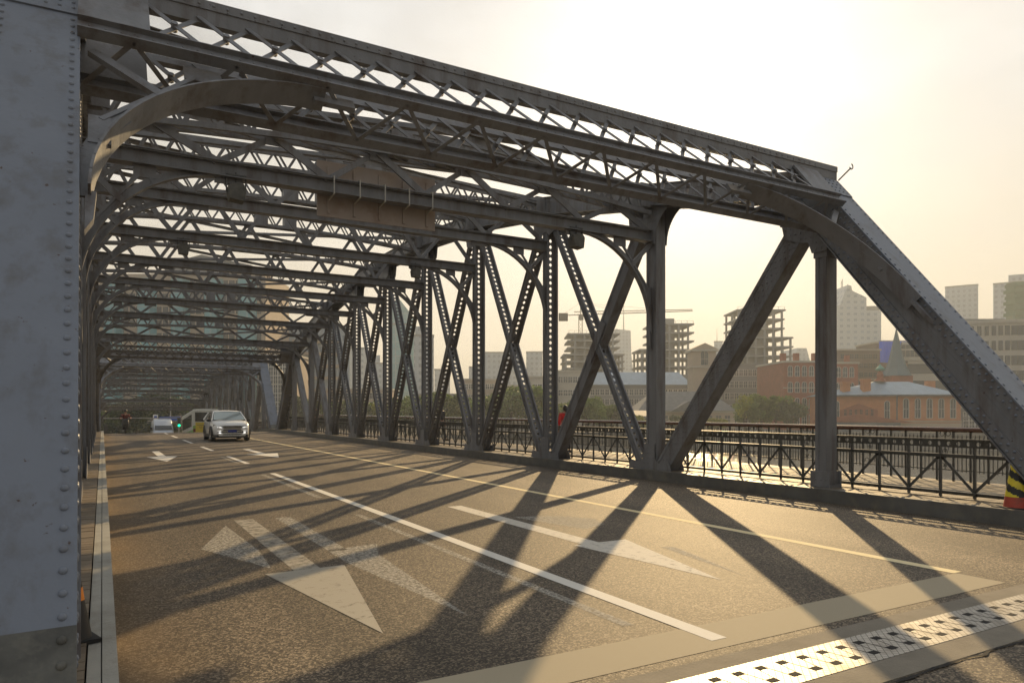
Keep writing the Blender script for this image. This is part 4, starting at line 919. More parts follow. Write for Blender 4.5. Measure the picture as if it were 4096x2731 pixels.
# ------------------------------------------------------------------ people
def skin_body(name, joints, edges, radii, m, parent, sub=2):
    me = bpy.data.meshes.new(name); me.from_pydata([Vector(j) for j in joints], edges, []); me.materials.append(m)
    o = bpy.data.objects.new(name, me); col.objects.link(o); o.parent = parent
    md = o.modifiers.new('skin', 'SKIN'); md.use_smooth_shade = True
    for v, r in zip(me.skin_vertices[0].data, radii):
        v.radius = (r, r) if not isinstance(r, tuple) else r
    me.skin_vertices[0].data[0].use_root = True
    s = o.modifiers.new('sub', 'SUBSURF'); s.levels = sub; s.render_levels = sub
    return o
def person(label, loc, rz, h=1.6, coat='cloth_dark', legs='cloth_dark', stride=.22, long_coat=False, tail=False, lean=0, group=None):
    t = empty('person', label, 'person', loc, rz, group); k = h/1.7
    def sc(L): return [(x*k, y*k, z*k) for x, y, z in L]
    # faces -y.  pelvis root, spine, neck, head, legs
    J = sc([(0,0,.92),(0,-.01,1.15),(0,-.01,1.36),(0,-.02,1.47),(0,-.03,1.56),
            (.09,0,.86),(.10,-stride*.5,.50),(.10,-stride,.08),(.10,-stride-.14,.035),
            (-.09,0,.86),(-.10,stride*.25,.50),(-.10,stride,.10),(-.10,stride-.12,.04),
            (.18,-.01,1.38),(.24,.05,1.10),(.25,-.04,.86),
            (-.18,-.01,1.38),(-.24,-.03,1.10),(-.25,-.14,.88)])
    Ed = [(0,1),(1,2),(2,3),(3,4),(0,5),(5,6),(6,7),(7,8),(0,9),(9,10),(10,11),(11,12),(2,13),(13,14),(14,15),(2,16),(16,17),(17,18)]
    Rr = [.13,.12,.13,.05,.06,.09,.062,.042,.04,.09,.062,.042,.04,.065,.045,.035,.065,.045,.035]
    Rr = [r*k for r in Rr]
    skin_body('body', J, Ed, Rr, M['skin'], t)
    # trousers over the legs
    skin_body('trousers', [J[0]]+J[5:8]+J[9:12], [(0,1),(1,2),(2,3),(0,4),(4,5),(5,6)], [.14*k,.10*k,.075*k,.058*k,.10*k,.075*k,.058*k], M[legs], t)
    cj = [J[0], J[1], J[2], (0,-.02*k,1.42*k), J[13], J[14], (.25*k,-.01*k,.93*k), J[16], J[17], (-.25*k,-.10*k,.94*k)]; ce = [(0,1),(1,2),(2,3),(2,4),(4,5),(5,6),(2,7),(7,8),(8,9)]
    cr_ = [.17,.145,.155,.075,.08,.06,.05,.08,.06,.05]
    if long_coat: cj.append((0,.0,.62*k)); ce.append((0,10)); cr_.append(.2)
    skin_body('coat', cj, ce, [r*k for r in cr_], M[coat], t)
    # hands with fingers
    for s, (hx, hy, hz) in ((1, J[15]), (-1, J[18])):
        hj = [(hx,hy,hz),(hx,hy-.01,hz-.05)]; he = [(0,1)]; hr = [.026,.03]
        for f_ in range(4):
            n0 = len(hj); yy = hy-.04+f_*.02; ln = (.07,.08,.075,.055)[f_]; hj += [(hx,yy,hz-.09),(hx-s*.012,yy,hz-.09-ln)]; he += [(1,n0),(n0,n0+1)]; hr += [.010,.008]
        n0 = len(hj); hj += [(hx-s*.01,hy-.05,hz-.06),(hx-s*.02,hy-.06,hz-.10)]; he += [(1,n0),(n0,n0+1)]; hr += [.011,.009]
        skin_body('hand', hj, he, hr, M['skin'], t, 1)
    # head
    mb = MB(); hz = 1.60*k; prof = []
    n, m_ = 14, 16; vs = []
    for i in range(n+1):
        ph = math.pi*i/n
        for j in range(m_):
            a = 2*math.pi*j/m_; x = .076*math.sin(ph)*math.cos(a); y = .095*math.sin(ph)*math.sin(a); z = .118*math.cos(ph)
            if z < 0: x *= 1+.25*z/.118; y *= 1+.15*z/.118
            if y < -.08 and abs(z+.01) < .03: y -= .018
            vs.append((x*k, y*k-.03*k, z*k+hz))
    mb.add(vs, [(i*m_+j, i*m_+(j+1) % m_, (i+1)*m_+(j+1) % m_, (i+1)*m_+j) for i in range(n) for j in range(m_)], True)
    mb.build('head', M['skin'], t)
    mb = MB()
    for s in (-1,1): mb.rivet((s*.03*k, -.122*k, hz+.005), (0,-1,0), .010, 8); mb.rivet((s*.078*k, -.02*k, hz-.01), (s,0,0), .022, 8)
    mb.beam((-.022*k,-.118*k,hz-.062*k),(.022*k,-.118*k,hz-.062*k),.008,.008); mb.build('face', M['hair'], t)
    mb = MB(); vs = []
    for i in range(9):
        ph = math.pi*.62*i/8
        for j in range(16):
            a = 2*math.pi*j/16; back = max(0, math.sin(a)); r = 1+.0*back; zz = .128*math.cos(ph*(1+.35*back if True else 1)); ss = math.sin(min(ph*(1+.35*back), 2.6))
            if math.sin(a) < -.3 and i > 4: zz = .128*math.cos(math.pi*.62*4/8); ss = math.sin(math.pi*.62*4/8)
            vs.append((.088*ss*math.cos(a)*k, (.104*ss*math.sin(a)-.024)*k, zz*k+hz+.008))
    mb.add(vs, [(i*16+j, i*16+(j+1) % 16, (i+1)*16+(j+1) % 16, (i+1)*16+j) for i in range(8) for j in range(16)], True)
    if tail: mb.cyl((0,.07*k,hz+.03), (0,.13*k,hz-.05), .035, 8, .03); mb.cyl((0,.13*k,hz-.05), (0,.10*k,hz-.24), .032, 8, .014)
    mb.build('hair', M['hair'], t)
    mb = MB()
    for q in (8, 12):
        x, y, z = J[q]; mb.box(x-.045, x+.045, y-.07, y+.16, max(0, z-.045), z+.045)
    mb.build('shoes', M['trim'], t)
    return t
person('person in a bright red coat with black ponytail walking on the right footway', (13.75, 20.3, .215), R(160), 1.58, 'coat_red', 'cloth_dark', .2, True, True)
person('person in dark clothes half hidden behind a riveted post on the footway', (13.9, 31.0, .215), R(20), 1.66)
person('person in dark jacket farthest along the near footway beside the far end post', (13.4, 53.5, .215), R(10), 1.68)
person('person in grey clothes walking beside the dark jacketed one far down the footway', (14.0, 54.3, .215), R(15), 1.62, 'steel_base')

# motor scooter and rider
t = empty('motor_scooter', 'dark motor scooter ridden towards the camera at the crest, left lane', 'scooter', (1.45, 58.4, zr(58.4)))
mb = MB()
for yy in (-.62, .62):
    n = 20
    for k in range(n):
        a0, a1 = 2*math.pi*k/n, 2*math.pi*(k+1)/n; r = .22
        mb.beam((0, yy+r*math.cos(a0), .25+r*math.sin(a0)), (0, yy+r*math.cos(a1), .25+r*math.sin(a1)), .09, .09, up=UX)
mb.build('wheels', M['rubber'], t)
mb = MB()
def sc2(y, hw, z0, z1): return [(hw,y,z0),(hw,y,z1-.05),(hw*.6,y,z1),(-hw*.6,y,z1),(-hw,y,z1-.05),(-hw,y,z0)]
loft(mb, [sc2(-.72,.06,.45,.6), sc2(-.6,.17,.42,1.0), sc2(-.5,.2,.35,1.02), sc2(-.42,.18,.3,.9), sc2(-.36,.16,.28,.4), sc2(.05,.16,.28,.4), sc2(.12,.17,.3,.72), sc2(.6,.17,.4,.8), sc2(.85,.1,.55,.78)]); mb.build('body', M['trim'], t)
mb = MB(); mb.cyl((-.32,-.5,1.05),(.32,-.5,1.05),.02,8); mb.cyl((-.2,-.5,1.0),(-.3,-.55,1.2),.008,6); mb.cyl((.2,-.5,1.0),(.3,-.55,1.2),.008,6); mb.box(-.38,-.24,-.57,-.55,1.18,1.27); mb.box(.24,.38,-.57,-.55,1.18,1.27); mb.build('handlebar', M['trim'], t)
mb = MB(); mb.rivet((0,-.68,.82),(0,-1,0),.09,12); mb.build('headlight', M['headlamp'], t)
mb = MB(); mb.box(-.13,.13,.1,.7,.76,.84); mb.build('seat', M['cloth_dark'], t)
mb = MB(); mb.box(-.14,.14,-.84,-.62,.66,.92); mb.box(-.13,.13,-.83,-.63,.92,.95); mb.build('front_basket', M['iron'], t)
rd = empty('person', 'rider in maroon jacket and dark helmet on the scooter', 'person', (1.45, 58.4, zr(58.4)))
J = [(0,.3,.88),(0,.26,1.12),(0,.2,1.32),(0,.17,1.41),(0,.15,1.48),(.12,.22,.84),(.17,-.2,.82),(.15,-.18,.42),(.15,-.3,.42),(-.12,.22,.84),(-.17,-.2,.82),(-.15,-.18,.42),(-.15,-.3,.42),(.2,.18,1.32),(.32,-.05,1.12),(.3,-.45,1.07),(-.2,.18,1.32),(-.32,-.05,1.12),(-.3,-.45,1.07)]
Ed = [(0,1),(1,2),(2,3),(3,4),(0,5),(5,6),(6,7),(7,8),(0,9),(9,10),(10,11),(11,12),(2,13),(13,14),(14,15),(2,16),(16,17),(17,18)]
skin_body('body', J, Ed, [.12,.12,.13,.05,.06,.09,.07,.05,.045,.09,.07,.05,.045,.07,.045,.035,.07,.045,.035], M['skin'], rd)
skin_body('trousers', [J[0]]+J[5:8]+J[9:12], [(0,1),(1,2),(2,3),(0,4),(4,5),(5,6)], [.14,.11,.085,.065,.11,.085,.065], M['cloth_dark'], rd)
skin_body('jacket', [J[0],J[1],J[2],(0,.18,1.39),J[13],J[14],(.3,-.38,1.08),J[16],J[17],(-.3,-.38,1.08)], [(0,1),(1,2),(2,3),(2,4),(4,5),(5,6),(2,7),(7,8),(8,9)], [.17,.165,.17,.08,.09,.07,.05,.09,.07,.05], M['cloth_maroon'], rd)
mb = MB(); mb.revolve([(0,-.12),(.06,-.1),(.085,-.02),(.09,.04),(.0,.1)], (0,.13,1.55), 16); mb.build('head', M['skin'], rd)
mb = MB(); mb.revolve([(.12,-.02),(.128,.04),(.11,.11),(.06,.15),(0,.16)], (0,.13,1.56), 18); mb.box(-.1,.1,-.03,.06,1.55,1.57); mb.build('helmet', M['trim'], rd)
for s in (-1,1):
    hj = [(s*.3,-.44,1.07),(s*.29,-.49,1.07)]; he = [(0,1)]; hr = [.03,.032]
    for f_ in range(4): n0 = len(hj); xx = s*(.33-.022*f_); hj += [(xx,-.54,1.075),(xx,-.545,1.03)]; he += [(1,n0),(n0,n0+1)]; hr += [.01,.009]
    n0 = len(hj); hj += [(s*.24,-.49,1.05)]; he += [(1,n0)]; hr += [.01]
    skin_body('hand', hj, he, hr, M['skin'], rd, 1)

# ------------------------------------------------------------------ land and water
gl = MB(); gl.box(-3000, 3000, -1500, 4500, -9, -8.2); struct(gl.build('ground', M['land']))
wt = MB(); wt.add([(-1500,-400,-6.5),(1500,-400,-6.5),(1500,400,-6.5),(-1500,400,-6.5)], [(0,1,2,3)]); struct(wt.build('river_water', M['water']))
mb = MB(); bank = [(-1500,112),(-20,110),(20,109.6),(83,119.5),(162,74),(420,-60),(1500,-420),(3000,-420),(3000,4500),(-3000,4500),(-3000,112)]
mb.prism(bank, -8.5, LAND-.001, lambda a, b, c: (a, b, c)); struct(mb.build('far_bank', M['land']))
mb = MB(); bk = bank[:7]
for a, b in zip(bk, bk[1:]):
    mb.beam((a[0],a[1],LAND+.35-.0), (b[0],b[1],LAND+.35), .5, .7); mb.beam((a[0],a[1]-.2,-6), (b[0],b[1]-.2,-6), .8, 1.2)
struct(mb.build('quay_wall', M['quay']))
mb = MB(); mb.box(-60, 20, -60, -9, -8.5, -.05); struct(mb.build('near_bank', M['land']))
mb = MB(); mb.box(-2.5, 14, 55.2, 58.2, -8.4, -1.15); struct(mb.build('bridge_pier', M['quay']))

# ------------------------------------------------------------------ far-bank buildings. vp() turns a bearing in the picture and a distance into a place on the ground
def vp(xf, d): r = (xf/4-512)/F*d; return (r*CT+d*ST, -r*ST+d*CT)
def zh(yf, d): return ZC-(yf/4-YH)/F*d                     # height seen at picture row yf at distance d
def wpx(px, d): return px/4/F*d
def bld(name, label, cat, x0, x1, d, group=None, turn=0):
    x, y = vp((x0+x1)/2, d); turn = turn if turn is not None else -math.atan(((x0+x1)/8-512)/F)
    return empty(name, label, cat, (x, y, LAND), -TH+turn, group), wpx(x1-x0, d)
def H(yf, d): return zh(yf, d)-LAND
CNT = {}
def windows(parent, x0, x1, z0, z1, nx, nz_, ww, wh, y=0, glass='window', frame='frame_white', arched=False, bar=True, yaxis=False, cap=100):
    fr = MB(); t = .09
    fr.box(-ww/2-t, ww/2+t, -.10, -.002, -wh/2-t, -wh/2); fr.box(-ww/2-t, -ww/2, -.10, -.002, -wh/2, wh/2); fr.box(ww/2, ww/2+t, -.10, -.002, -wh/2, wh/2)
    if arched:
        n = 8; fr.prism([(ww/2+t, wh/2)]+[((ww/2+t)*math.cos(math.pi*k/n), wh/2+(ww/2+t)*math.sin(math.pi*k/n)) for k in range(1, n)]+[(-ww/2-t, wh/2)]+[((ww/2)*math.cos(math.pi*k/n), wh/2+(ww/2)*math.sin(math.pi*k/n)) for k in range(n, -1, -1)], -.1, -.002, lambda a, b, c: (a, c, b))
    else: fr.box(-ww/2-t, ww/2+t, -.10, -.002, wh/2, wh/2+t)
    if bar:
        fr.box(-.035, .035, -.07, -.03, -wh/2, wh/2+(ww*.4 if arched else 0)); fr.box(-ww/2, -.036, -.07, -.03, .1, .17); fr.box(.036, ww/2, -.07, -.03, .1, .17)
    gm = MB()
    poly = [(-ww/2, -wh/2), (ww/2, -wh/2), (ww/2, wh/2)]+([((ww/2)*math.cos(math.pi*k/8), wh/2+(ww/2)*math.sin(math.pi*k/8)) for k in range(1, 8)] if arched else [])+[(-ww/2, wh/2)]
    gm.prism(poly, -.03, -.001, lambda a, b, c: (a, c, b))
    fme = fr.mesh('window', M[frame]); gme = gm.mesh('pane', M[glass]); rest = []
    for j in range(nz_):
        for i in range(nx):
            cx = x0+(x1-x0)*(i+.5)/nx; cz = z0+(z1-z0)*(j+.5)/nz_
            CNT[parent.name] = CNT.get(parent.name, 0)+1
            if CNT[parent.name] <= cap:
                o = obj('window', fme, parent, (cx, y, cz) if not yaxis else (y, cx, cz), R(-90) if yaxis else 0); obj('pane', gme, o)
            else: rest.append((cx, cz))
    if rest:
        mb = MB()
        for cx, cz in rest:
            if yaxis: mb.box(y-.04, y-.002, cx-ww/2, cx+ww/2, cz-wh/2, cz+wh/2)
            else: mb.box(cx-ww/2, cx+ww/2, y-.04, y-.002, cz-wh/2, cz+wh/2)
        o = mb.build('windows', M[glass], parent); o['kind'] = 'stuff'
def simple_tower(label, x0, x1, ytop, d, m, dep=None, steps=(), cat='building', name='office_tower', turn=None, mast=None):
    t, w_ = bld(name, label, cat, x0, x1, d, turn=turn); h = H(ytop, d); dep = dep or w_*.8
    mb = MB(); mb.box(-w_/2, w_/2, 0, dep, 0, h); mb.build('walls', m, t)
    mb = MB(); mb.box(-w_/2-.2, w_/2+.2, -.2, dep+.2, h, h+.9); mb.build('parapet', M['grey_wall'], t)
    for k, (a, b, yt) in enumerate(steps):
        aa = wpx(a-(x0+x1)/2, d); bb = wpx(b-(x0+x1)/2, d); hh = H(yt, d)
        mb = MB(); mb.box(aa, bb, .5, dep*.8, h+.9 if hh > h else 0, hh); mb.build('upper_block', m, t)
    if mast: mb = MB(); xx = wpx(mast[0]-(x0+x1)/2, d); mb.cyl((xx, dep*.4, h), (xx, dep*.4, H(mast[1], d)), .35, 6, .1); mb.build('mast', M['pole'], t)
    return t, w_, h
# hazy skyline, far
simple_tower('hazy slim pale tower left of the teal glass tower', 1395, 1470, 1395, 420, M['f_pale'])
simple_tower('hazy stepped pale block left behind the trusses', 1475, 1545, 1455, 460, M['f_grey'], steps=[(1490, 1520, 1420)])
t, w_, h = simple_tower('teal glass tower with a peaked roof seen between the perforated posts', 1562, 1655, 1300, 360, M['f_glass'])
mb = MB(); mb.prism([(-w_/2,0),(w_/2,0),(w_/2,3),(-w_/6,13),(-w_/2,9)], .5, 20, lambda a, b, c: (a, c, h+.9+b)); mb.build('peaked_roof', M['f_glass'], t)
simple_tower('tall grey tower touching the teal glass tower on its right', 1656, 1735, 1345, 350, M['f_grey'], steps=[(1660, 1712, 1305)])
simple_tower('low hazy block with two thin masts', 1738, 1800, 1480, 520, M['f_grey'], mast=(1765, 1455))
simple_tower('wide flat topped hazy block behind the trees', 1929, 2085, 1412, 480, M['f_grey'])
simple_tower('narrow hazy block left of the wide flat topped one', 1876, 1926, 1470, 500, M['f_grey'])
simple_tower('hazy slab with a square rooftop opening', 2105, 2170, 1410, 500, M['f_grey'])
simple_tower('hazy narrow slab just right of the one with the opening', 2178, 2226, 1425, 505, M['f_grey'])
t, w_ = bld('office_tower', 'hazy tapering tower with slanted top and tall mast', 'tower', 2462, 2540, 700)
h = H(1315, 700); mb = MB(); mb.prism([(-w_/2,0),(w_/2*1.15,0),(w_/2*.9,h*.45),(w_/2*.62,h*.70),(w_/2*.55,h*.98),(-w_/2,h)], 0, 40, lambda a, b, c: (a, c, b)); mb.build('walls', M['f_grey'], t)
mb = MB(); mb.cyl((w_*.08, 20, h), (w_*.08, 20, H(1205, 700)), .7, 6, .2); mb.build('mast', M['pole'], t)
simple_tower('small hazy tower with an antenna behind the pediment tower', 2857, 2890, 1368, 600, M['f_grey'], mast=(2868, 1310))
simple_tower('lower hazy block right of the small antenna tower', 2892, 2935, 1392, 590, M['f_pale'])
t, w_ = bld('office_tower', 'hazy building with sloping shoulders and a flat top', 'tower', 3170, 3245, 560); h = H(1392, 560)
mb = MB(); mb.prism([(-w_/2,0),(w_/2,0),(w_/2,h*.75),(w_/4,h),(-w_/4,h),(-w_/2,h*.75)], 0, 30, lambda a, b, c: (a, c, b)); mb.build('walls', M['f_grey'], t)
# tower with slanted crown and disc
d = 430; t, w_ = bld('office_tower', 'tall pale tower with a steep slanted crown and thin masts', 'tower', 3350, 3466, d); h = H(1190, d)
mb = MB(); mb.prism([(-w_/2,0),(w_/2,0),(w_/2,h),(0,H(1162,d)),(-w_*.02,H(1143,d)),(-w_*.14,H(1140,d)),(-w_*.42,H(1220,d)),(-w_/2,H(1222,d))], 0, 24, lambda a, b, c: (a, c, b)); mb.build('walls', M['f_pale'], t)
for q, yt in ((-.10, 1112), (-.06, 1104), (.12, 1125)): mb = MB(); mb.cyl((w_*q, 10, H(1150,d)), (w_*q, 10, H(yt,d)), .2, 6); mb.build('mast', M['pole'], t)
t, w_ = bld('office_tower', 'pale tower under a flat overhanging roof disc', 'tower', 3468, 3528, d); h = H(1240, d)
mb = MB(); mb.box(-w_/2, w_/2, 1, 16, 0, h); mb.build('walls', M['f_pale'], t)
mb = MB(); mb.revolve([(w_*.4,-2.5),(w_*.78,.3),(w_*.78,1.6),(0,2)], (0,8,h+1), 28); mb.build('roof_disc', M['grey_wall'], t)
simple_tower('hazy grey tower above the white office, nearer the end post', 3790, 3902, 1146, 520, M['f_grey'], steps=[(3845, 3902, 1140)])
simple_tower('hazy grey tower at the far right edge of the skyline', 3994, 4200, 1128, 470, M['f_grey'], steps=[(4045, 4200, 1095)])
d = 330; t, w_ = bld('scaffold_tower', 'dark green netted scaffolding at the far right edge', 'scaffolding', 4066, 4180, d)
for k in range(9): mb = MB(); z = H(1330, d)+k*(H(1120, d)-H(1330, d))/9; mb.box(-w_/2-(k%2)*.6, w_/2, 0, 8, z, z+1.6); mb.build('deck', M['net_green'], t)
mb = MB(); mb.box(-w_/2, w_/2, 1, 7, 0, H(1125, d)); mb.build('core', M['net_green'], t)

# concrete frames under construction
def skeleton(label, x0, x1, ytop, ybot, d, core, steps, group='concrete buildings under construction'):
    t, w_ = bld('unfinished_building', label, 'unfinished building', x0, x1, d, group); h = H(ytop, d); hb = H(ybot, d); dep = w_*.8; n = max(6, round((h-hb)/3.9)); fh = (h-hb)/n
    reach = {}
    for k in range(n+1):
        z = hb+k*fh; a = -w_/2; b = w_/2
        for fr, lo, hi in steps:
            if k > fr*n: a = -w_/2+lo*w_; b = w_/2-hi*w_
        mb = MB(); mb.box(a-.4, b+.4, -.4, dep, z-.35, z+.25); 
        if k == n:
            q = a
            while q < b: mb.box(q, q+.1, -.3, -.2, z+.25, z+1.3); q += 2.2
            mb.box(a, b, -.3, -.2, z+1.2, z+1.28)
        mb.build('floor_slab', M['floor_conc'], t)
        for q in range(7):
            xx = -w_/2+.5+(w_-1)*q/6
            if a-.1 <= xx <= b+.1: reach[q] = z
    for q, z in reach.items():
        for yy in (0.2, dep*.5, dep-.7): mb = MB(); xx = -w_/2+.5+(w_-1)*q/6; mb.box(xx-.33, xx+.33, yy-.3, yy+.4, hb-.3, z-.1); mb.build('column', M['floor_conc'], t)
    ca = wpx(core[0]-(x0+x1)/2, d); cb = wpx(core[1]-(x0+x1)/2, d)
    mb = MB(); mb.box(ca, cb, dep*.25, dep*.8, 0, H(core[2], d)); mb.build('lift_core', M['floor_conc'], t)
    mb = MB(); mb.box(-w_/2, w_/2, 0, dep, 0, hb-.4); mb.build('podium', M['floor_conc'], t)
skeleton('bare concrete frame under the crane, left of the three unfinished buildings', 2258, 2494, 1335, 1500, 270, (2300, 2420, 1345), [(.55, .07, .08)])
skeleton('bare concrete frame behind the second post, with a grey lift core on top', 2562, 2795, 1296, 1500, 270, (2640, 2708, 1268), [(.5, .0, .0), (.62, .2, .1)])
skeleton('tallest bare concrete frame, right of the leaning heavy brace', 2950, 3168, 1240, 1460, 270, (2992, 3075, 1222), [(.5, .0, .16), (.9, .0, .14)])
# crane
d = 285; x, y = vp(2322, d); t = empty('tower_crane', 'tower crane with long horizontal jib over the left unfinished building', 'crane', (x, y, LAND), -TH)
zj = H(1262, d); mb = MB(); 
for a in (-.7, .7):
    for b in (-.7, .7): mb.beam((a, b, 0), (a, b, zj), .16, .16)
k = 0
while k*1.6 < zj-1.6: mb.beam((-.7,-.7,k*1.6),(.7,-.7,(k+1)*1.6),.08,.08); mb.beam((.7,-.7,k*1.6),(-.7,-.7,(k+1)*1.6),.08,.08); k += 1
mb.build('mast', M['orange_crane'], t)
mb = MB(); L1 = wpx(2770-2322, d); L0_ = -wpx(2322-2235, d); 
mb.beam((L0_,0,zj),(L1,0,zj+1.8),.4,.3); mb.beam((L0_*.3,0,zj+1.5),(L1,0,zj+2.4),.35,.25)
n = 30
for k in range(n):
    a = L0_*.3+(L1-L0_*.3)*k/n; b = L0_*.3+(L1-L0_*.3)*(k+1)/n; q = (a+b)/2; f_ = lambda u: zj+1.8*(u-L0_)/(L1-L0_); g_ = lambda u: zj+1.5+.9*(u-L0_*.3)/(L1-L0_*.3)
    mb.beam((a,0,f_(a)),(q,0,g_(q)),.08,.08); mb.beam((q,0,g_(q)),(b,0,f_(b)),.08,.08)
mb.build('jib', M['orange_crane'], t)
mb = MB(); mb.box(L0_, L0_+3.6, -.7, .7, zj-2.2, zj+.9); mb.build('counterweight', M['trim'], t)
mb = MB(); mb.box(-.5,1.1,-.9,.9,zj-1.8,zj+.4); mb.build('cab', M['orange_crane'], t)
mb = MB(); mb.beam((0,0,zj),(0,0,zj+5),.3,.3); mb.beam((0,0,zj+5),(L0_*.8,0,zj+.6),.07,.07); mb.beam((0,0,zj+5),(L1*.35,0,zj+1.9),.07,.07); mb.beam((0,0,zj+5),(L1*.75,0,zj+2.3),.07,.07); mb.build('stay_cables', M['orange_crane'], t)

# mid-distance historic buildings
def block(name, label, cat, x0, x1, ytop, d, wall, nx, nz_, ww=1.1, wh=1.8, dep=14, ybase=None, roof=None, turn=0, glass='window', frame='frame_white', arched=False, group=None, z0=.5, cornice=True, side=None):
    t, w_ = bld(name, label, cat, x0, x1, d, group, turn); h = H(ytop, d)
    mb = MB(); mb.box(-w_/2, w_/2, 0, dep, 0, h); mb.build('walls', M[wall], t)
    if cornice: mb = MB(); mb.box(-w_/2-.3, w_/2+.3, -.3, dep+.3, h, h+.5); mb.box(-w_/2-.1, w_/2+.1, -.12, -.003, h*.62, h*.62+.22); mb.build('cornice', M['stone' if wall != 'grey_wall' else 'grey_wall'], t)
    if roof:
        rh = H(roof[0], d)-h; m_ = M[roof[1]]; mb = MB(); o_ = .6; r_ = w_*roof[2] if len(roof) > 2 else w_*.25
        vs = [(-w_/2-o_,-o_,h+.5),(w_/2+o_,-o_,h+.5),(w_/2+o_,dep+o_,h+.5),(-w_/2-o_,dep+o_,h+.5),(-w_/2+r_,dep/2,h+.5+rh),(w_/2-r_,dep/2,h+.5+rh)]
        mb.add(vs, [(0,1,5,4),(1,2,5),(2,3,4,5),(3,0,4),(3,2,1,0)]); mb.build('roof', m_, t)
    if nx: windows(t, -w_/2+.8, w_/2-.8, z0, h-.4, nx, nz_, ww, wh, 0, glass, frame, arched)
    if side: windows(t, .8, dep-.8, z0, h-.4, side, nz_, ww, wh, -w_/2, glass, frame, arched, yaxis=True)
    return t, w_, h
block('villa', 'white villa with a stepped terrace left of the leaning brace', 'building', 2222, 2360, 1487, 215, 'stone', 6, 4, 1.3, 1.7, roof=None)
block('villa', 'small pale house with square windows right of a perforated post', 'building', 2120, 2218, 1510, 210, 'stone', 4, 3, 1.4, 1.5)
block('apartment_building', 'pale row of low flats behind the trees, left part', 'building', 1830, 1985, 1520, 240, 'stone_warm', 8, 4, 1.4, 1.6)
block('apartment_building', 'low warm grey flats with flat roof behind the trees', 'building', 1985, 2118, 1545, 225, 'stone_warm', 7, 3, 1.3, 1.6)
block('apartment_building', 'grey low block behind the trees below the teal tower', 'building', 1640, 1830, 1580, 230, 'grey_wall', 10, 2, 1.3, 1.5)
block('long_hall', 'long grey building with a bluish roof behind the second post', 'building', 2350, 2760, 1545, 225, 'grey_wall', 20, 4, 1.2, 1.7, roof=(1490, 'roof_blue', .06))
block('office_block', 'grey brown office block with white window bands behind the heavy brace', 'building', 2890, 3165, 1462, 215, 'grey_wall', 14, 5, 1.5, 1.8)
t, w_, h = block('old_villa', 'old stone villa with a wide hipped slate roof behind the railing', 'building', 2560, 2940, 1650, 178, 'stone_warm', 10, 1, 1.3, 3.0, dep=16, roof=(1570, 'roof_dark', .2), glass='roof_dark', frame='stone_warm')
mb = MB(); mb.prism([(-4.5,0),(4.5,0),(0,2.6)], -1.6, 5, lambda a, b, c: (a, c, h+.3+b)); mb.build('pediment', M['roof_dark'], t)
for q in (-.3, .22): mb = MB(); mb.box(w_*q-.5, w_*q+.5, 5, 6.2, h, h+5.5); mb.build('chimney', M['stone_warm'], t)
block('old_villa', 'lower annex with arched doorway left of the old stone villa', 'building', 2520, 2640, 1672, 170, 'stone_warm', 3, 1, 1.2, 2.2, dep=10, roof=(1650, 'roof_dark', .2), arched=True, glass='roof_dark', frame='stone_warm')
# bell tower with pediment
d = 205; t, w_ = bld('bell_tower', 'square stone tower with arched openings under a shallow pediment', 'tower', 2772, 2864, d); h = H(1405, d)
mb = MB(); mb.box(-w_/2, w_/2, 0, w_, 0, h); mb.build('walls', M['stone_warm'], t)
mb = MB(); mb.box(-w_/2-.6, w_/2+.6, -.6, w_+.6, h, h+.6); mb.box(-w_/2-.35, w_/2+.35, -.35, w_+.35, H(1470,d), H(1464,d)); mb.build('cornice', M['stone'], t)
mb = MB(); mb.add([(-w_/2-.6,-.6,h+.6),(w_/2+.6,-.6,h+.6),(w_/2+.6,w_+.6,h+.6),(-w_/2-.6,w_+.6,h+.6),(0,-.6,H(1372,d)),(0,w_+.6,H(1372,d))], [(0,1,4),(1,2,5,4),(2,3,5),(3,0,4,5)]); mb.build('roof', M['stone_warm'], t)
windows(t, -w_/4, w_/4, H(1456,d), H(1418,d), 1, 1, 2.0, 3.2, 0, 'window', 'stone', True); windows(t, -w_/4, w_/4, H(1550,d), H(1525,d), 1, 1, 1.4, 2.2, 0, 'window', 'stone', False)
# red brick
t, w_, h = block('brick_house', 'four storey red brick building with arched top windows, left of the first post', 'building', 3134, 3300, 1450, 185, 'brick_red', 5, 4, 1.1, 2.1, dep=20, arched=True)
for q in (-.42, -.1, .35): mb = MB(); mb.box(w_*q-.6, w_*q+.6, 2, 3.4, h, h+2.6); mb.build('chimney', M['brick_red'], t)
t, w_, h = block('brick_house', 'red brick building with arched windows right of the first post', 'building', 3302, 3432, 1455, 187, 'brick_red', 4, 4, 1.1, 2.1, dep=20, arched=True)
for q in (-.3, .3): mb = MB(); mb.box(w_*q-.5, w_*q+.5, 2, 3.2, h, h+2.4); mb.build('chimney', M['brick_red'], t)
block('brown_block', 'dark brown cluttered block behind the red brick building', 'building', 3350, 3520, 1402, 225, 'brown_wall', 8, 8, 1.2, 1.4, frame='brown_wall')
block('brown_block', 'dark block carrying the blue netting', 'building', 3505, 3650, 1372, 240, 'brown_wall', 6, 8, 1.2, 1.4, frame='brown_wall')
d = 233; t, w_ = bld('netting_screen', 'bright blue netting screen behind the church spire', 'netting', 3517, 3625, d); mb = MB()
n = 24
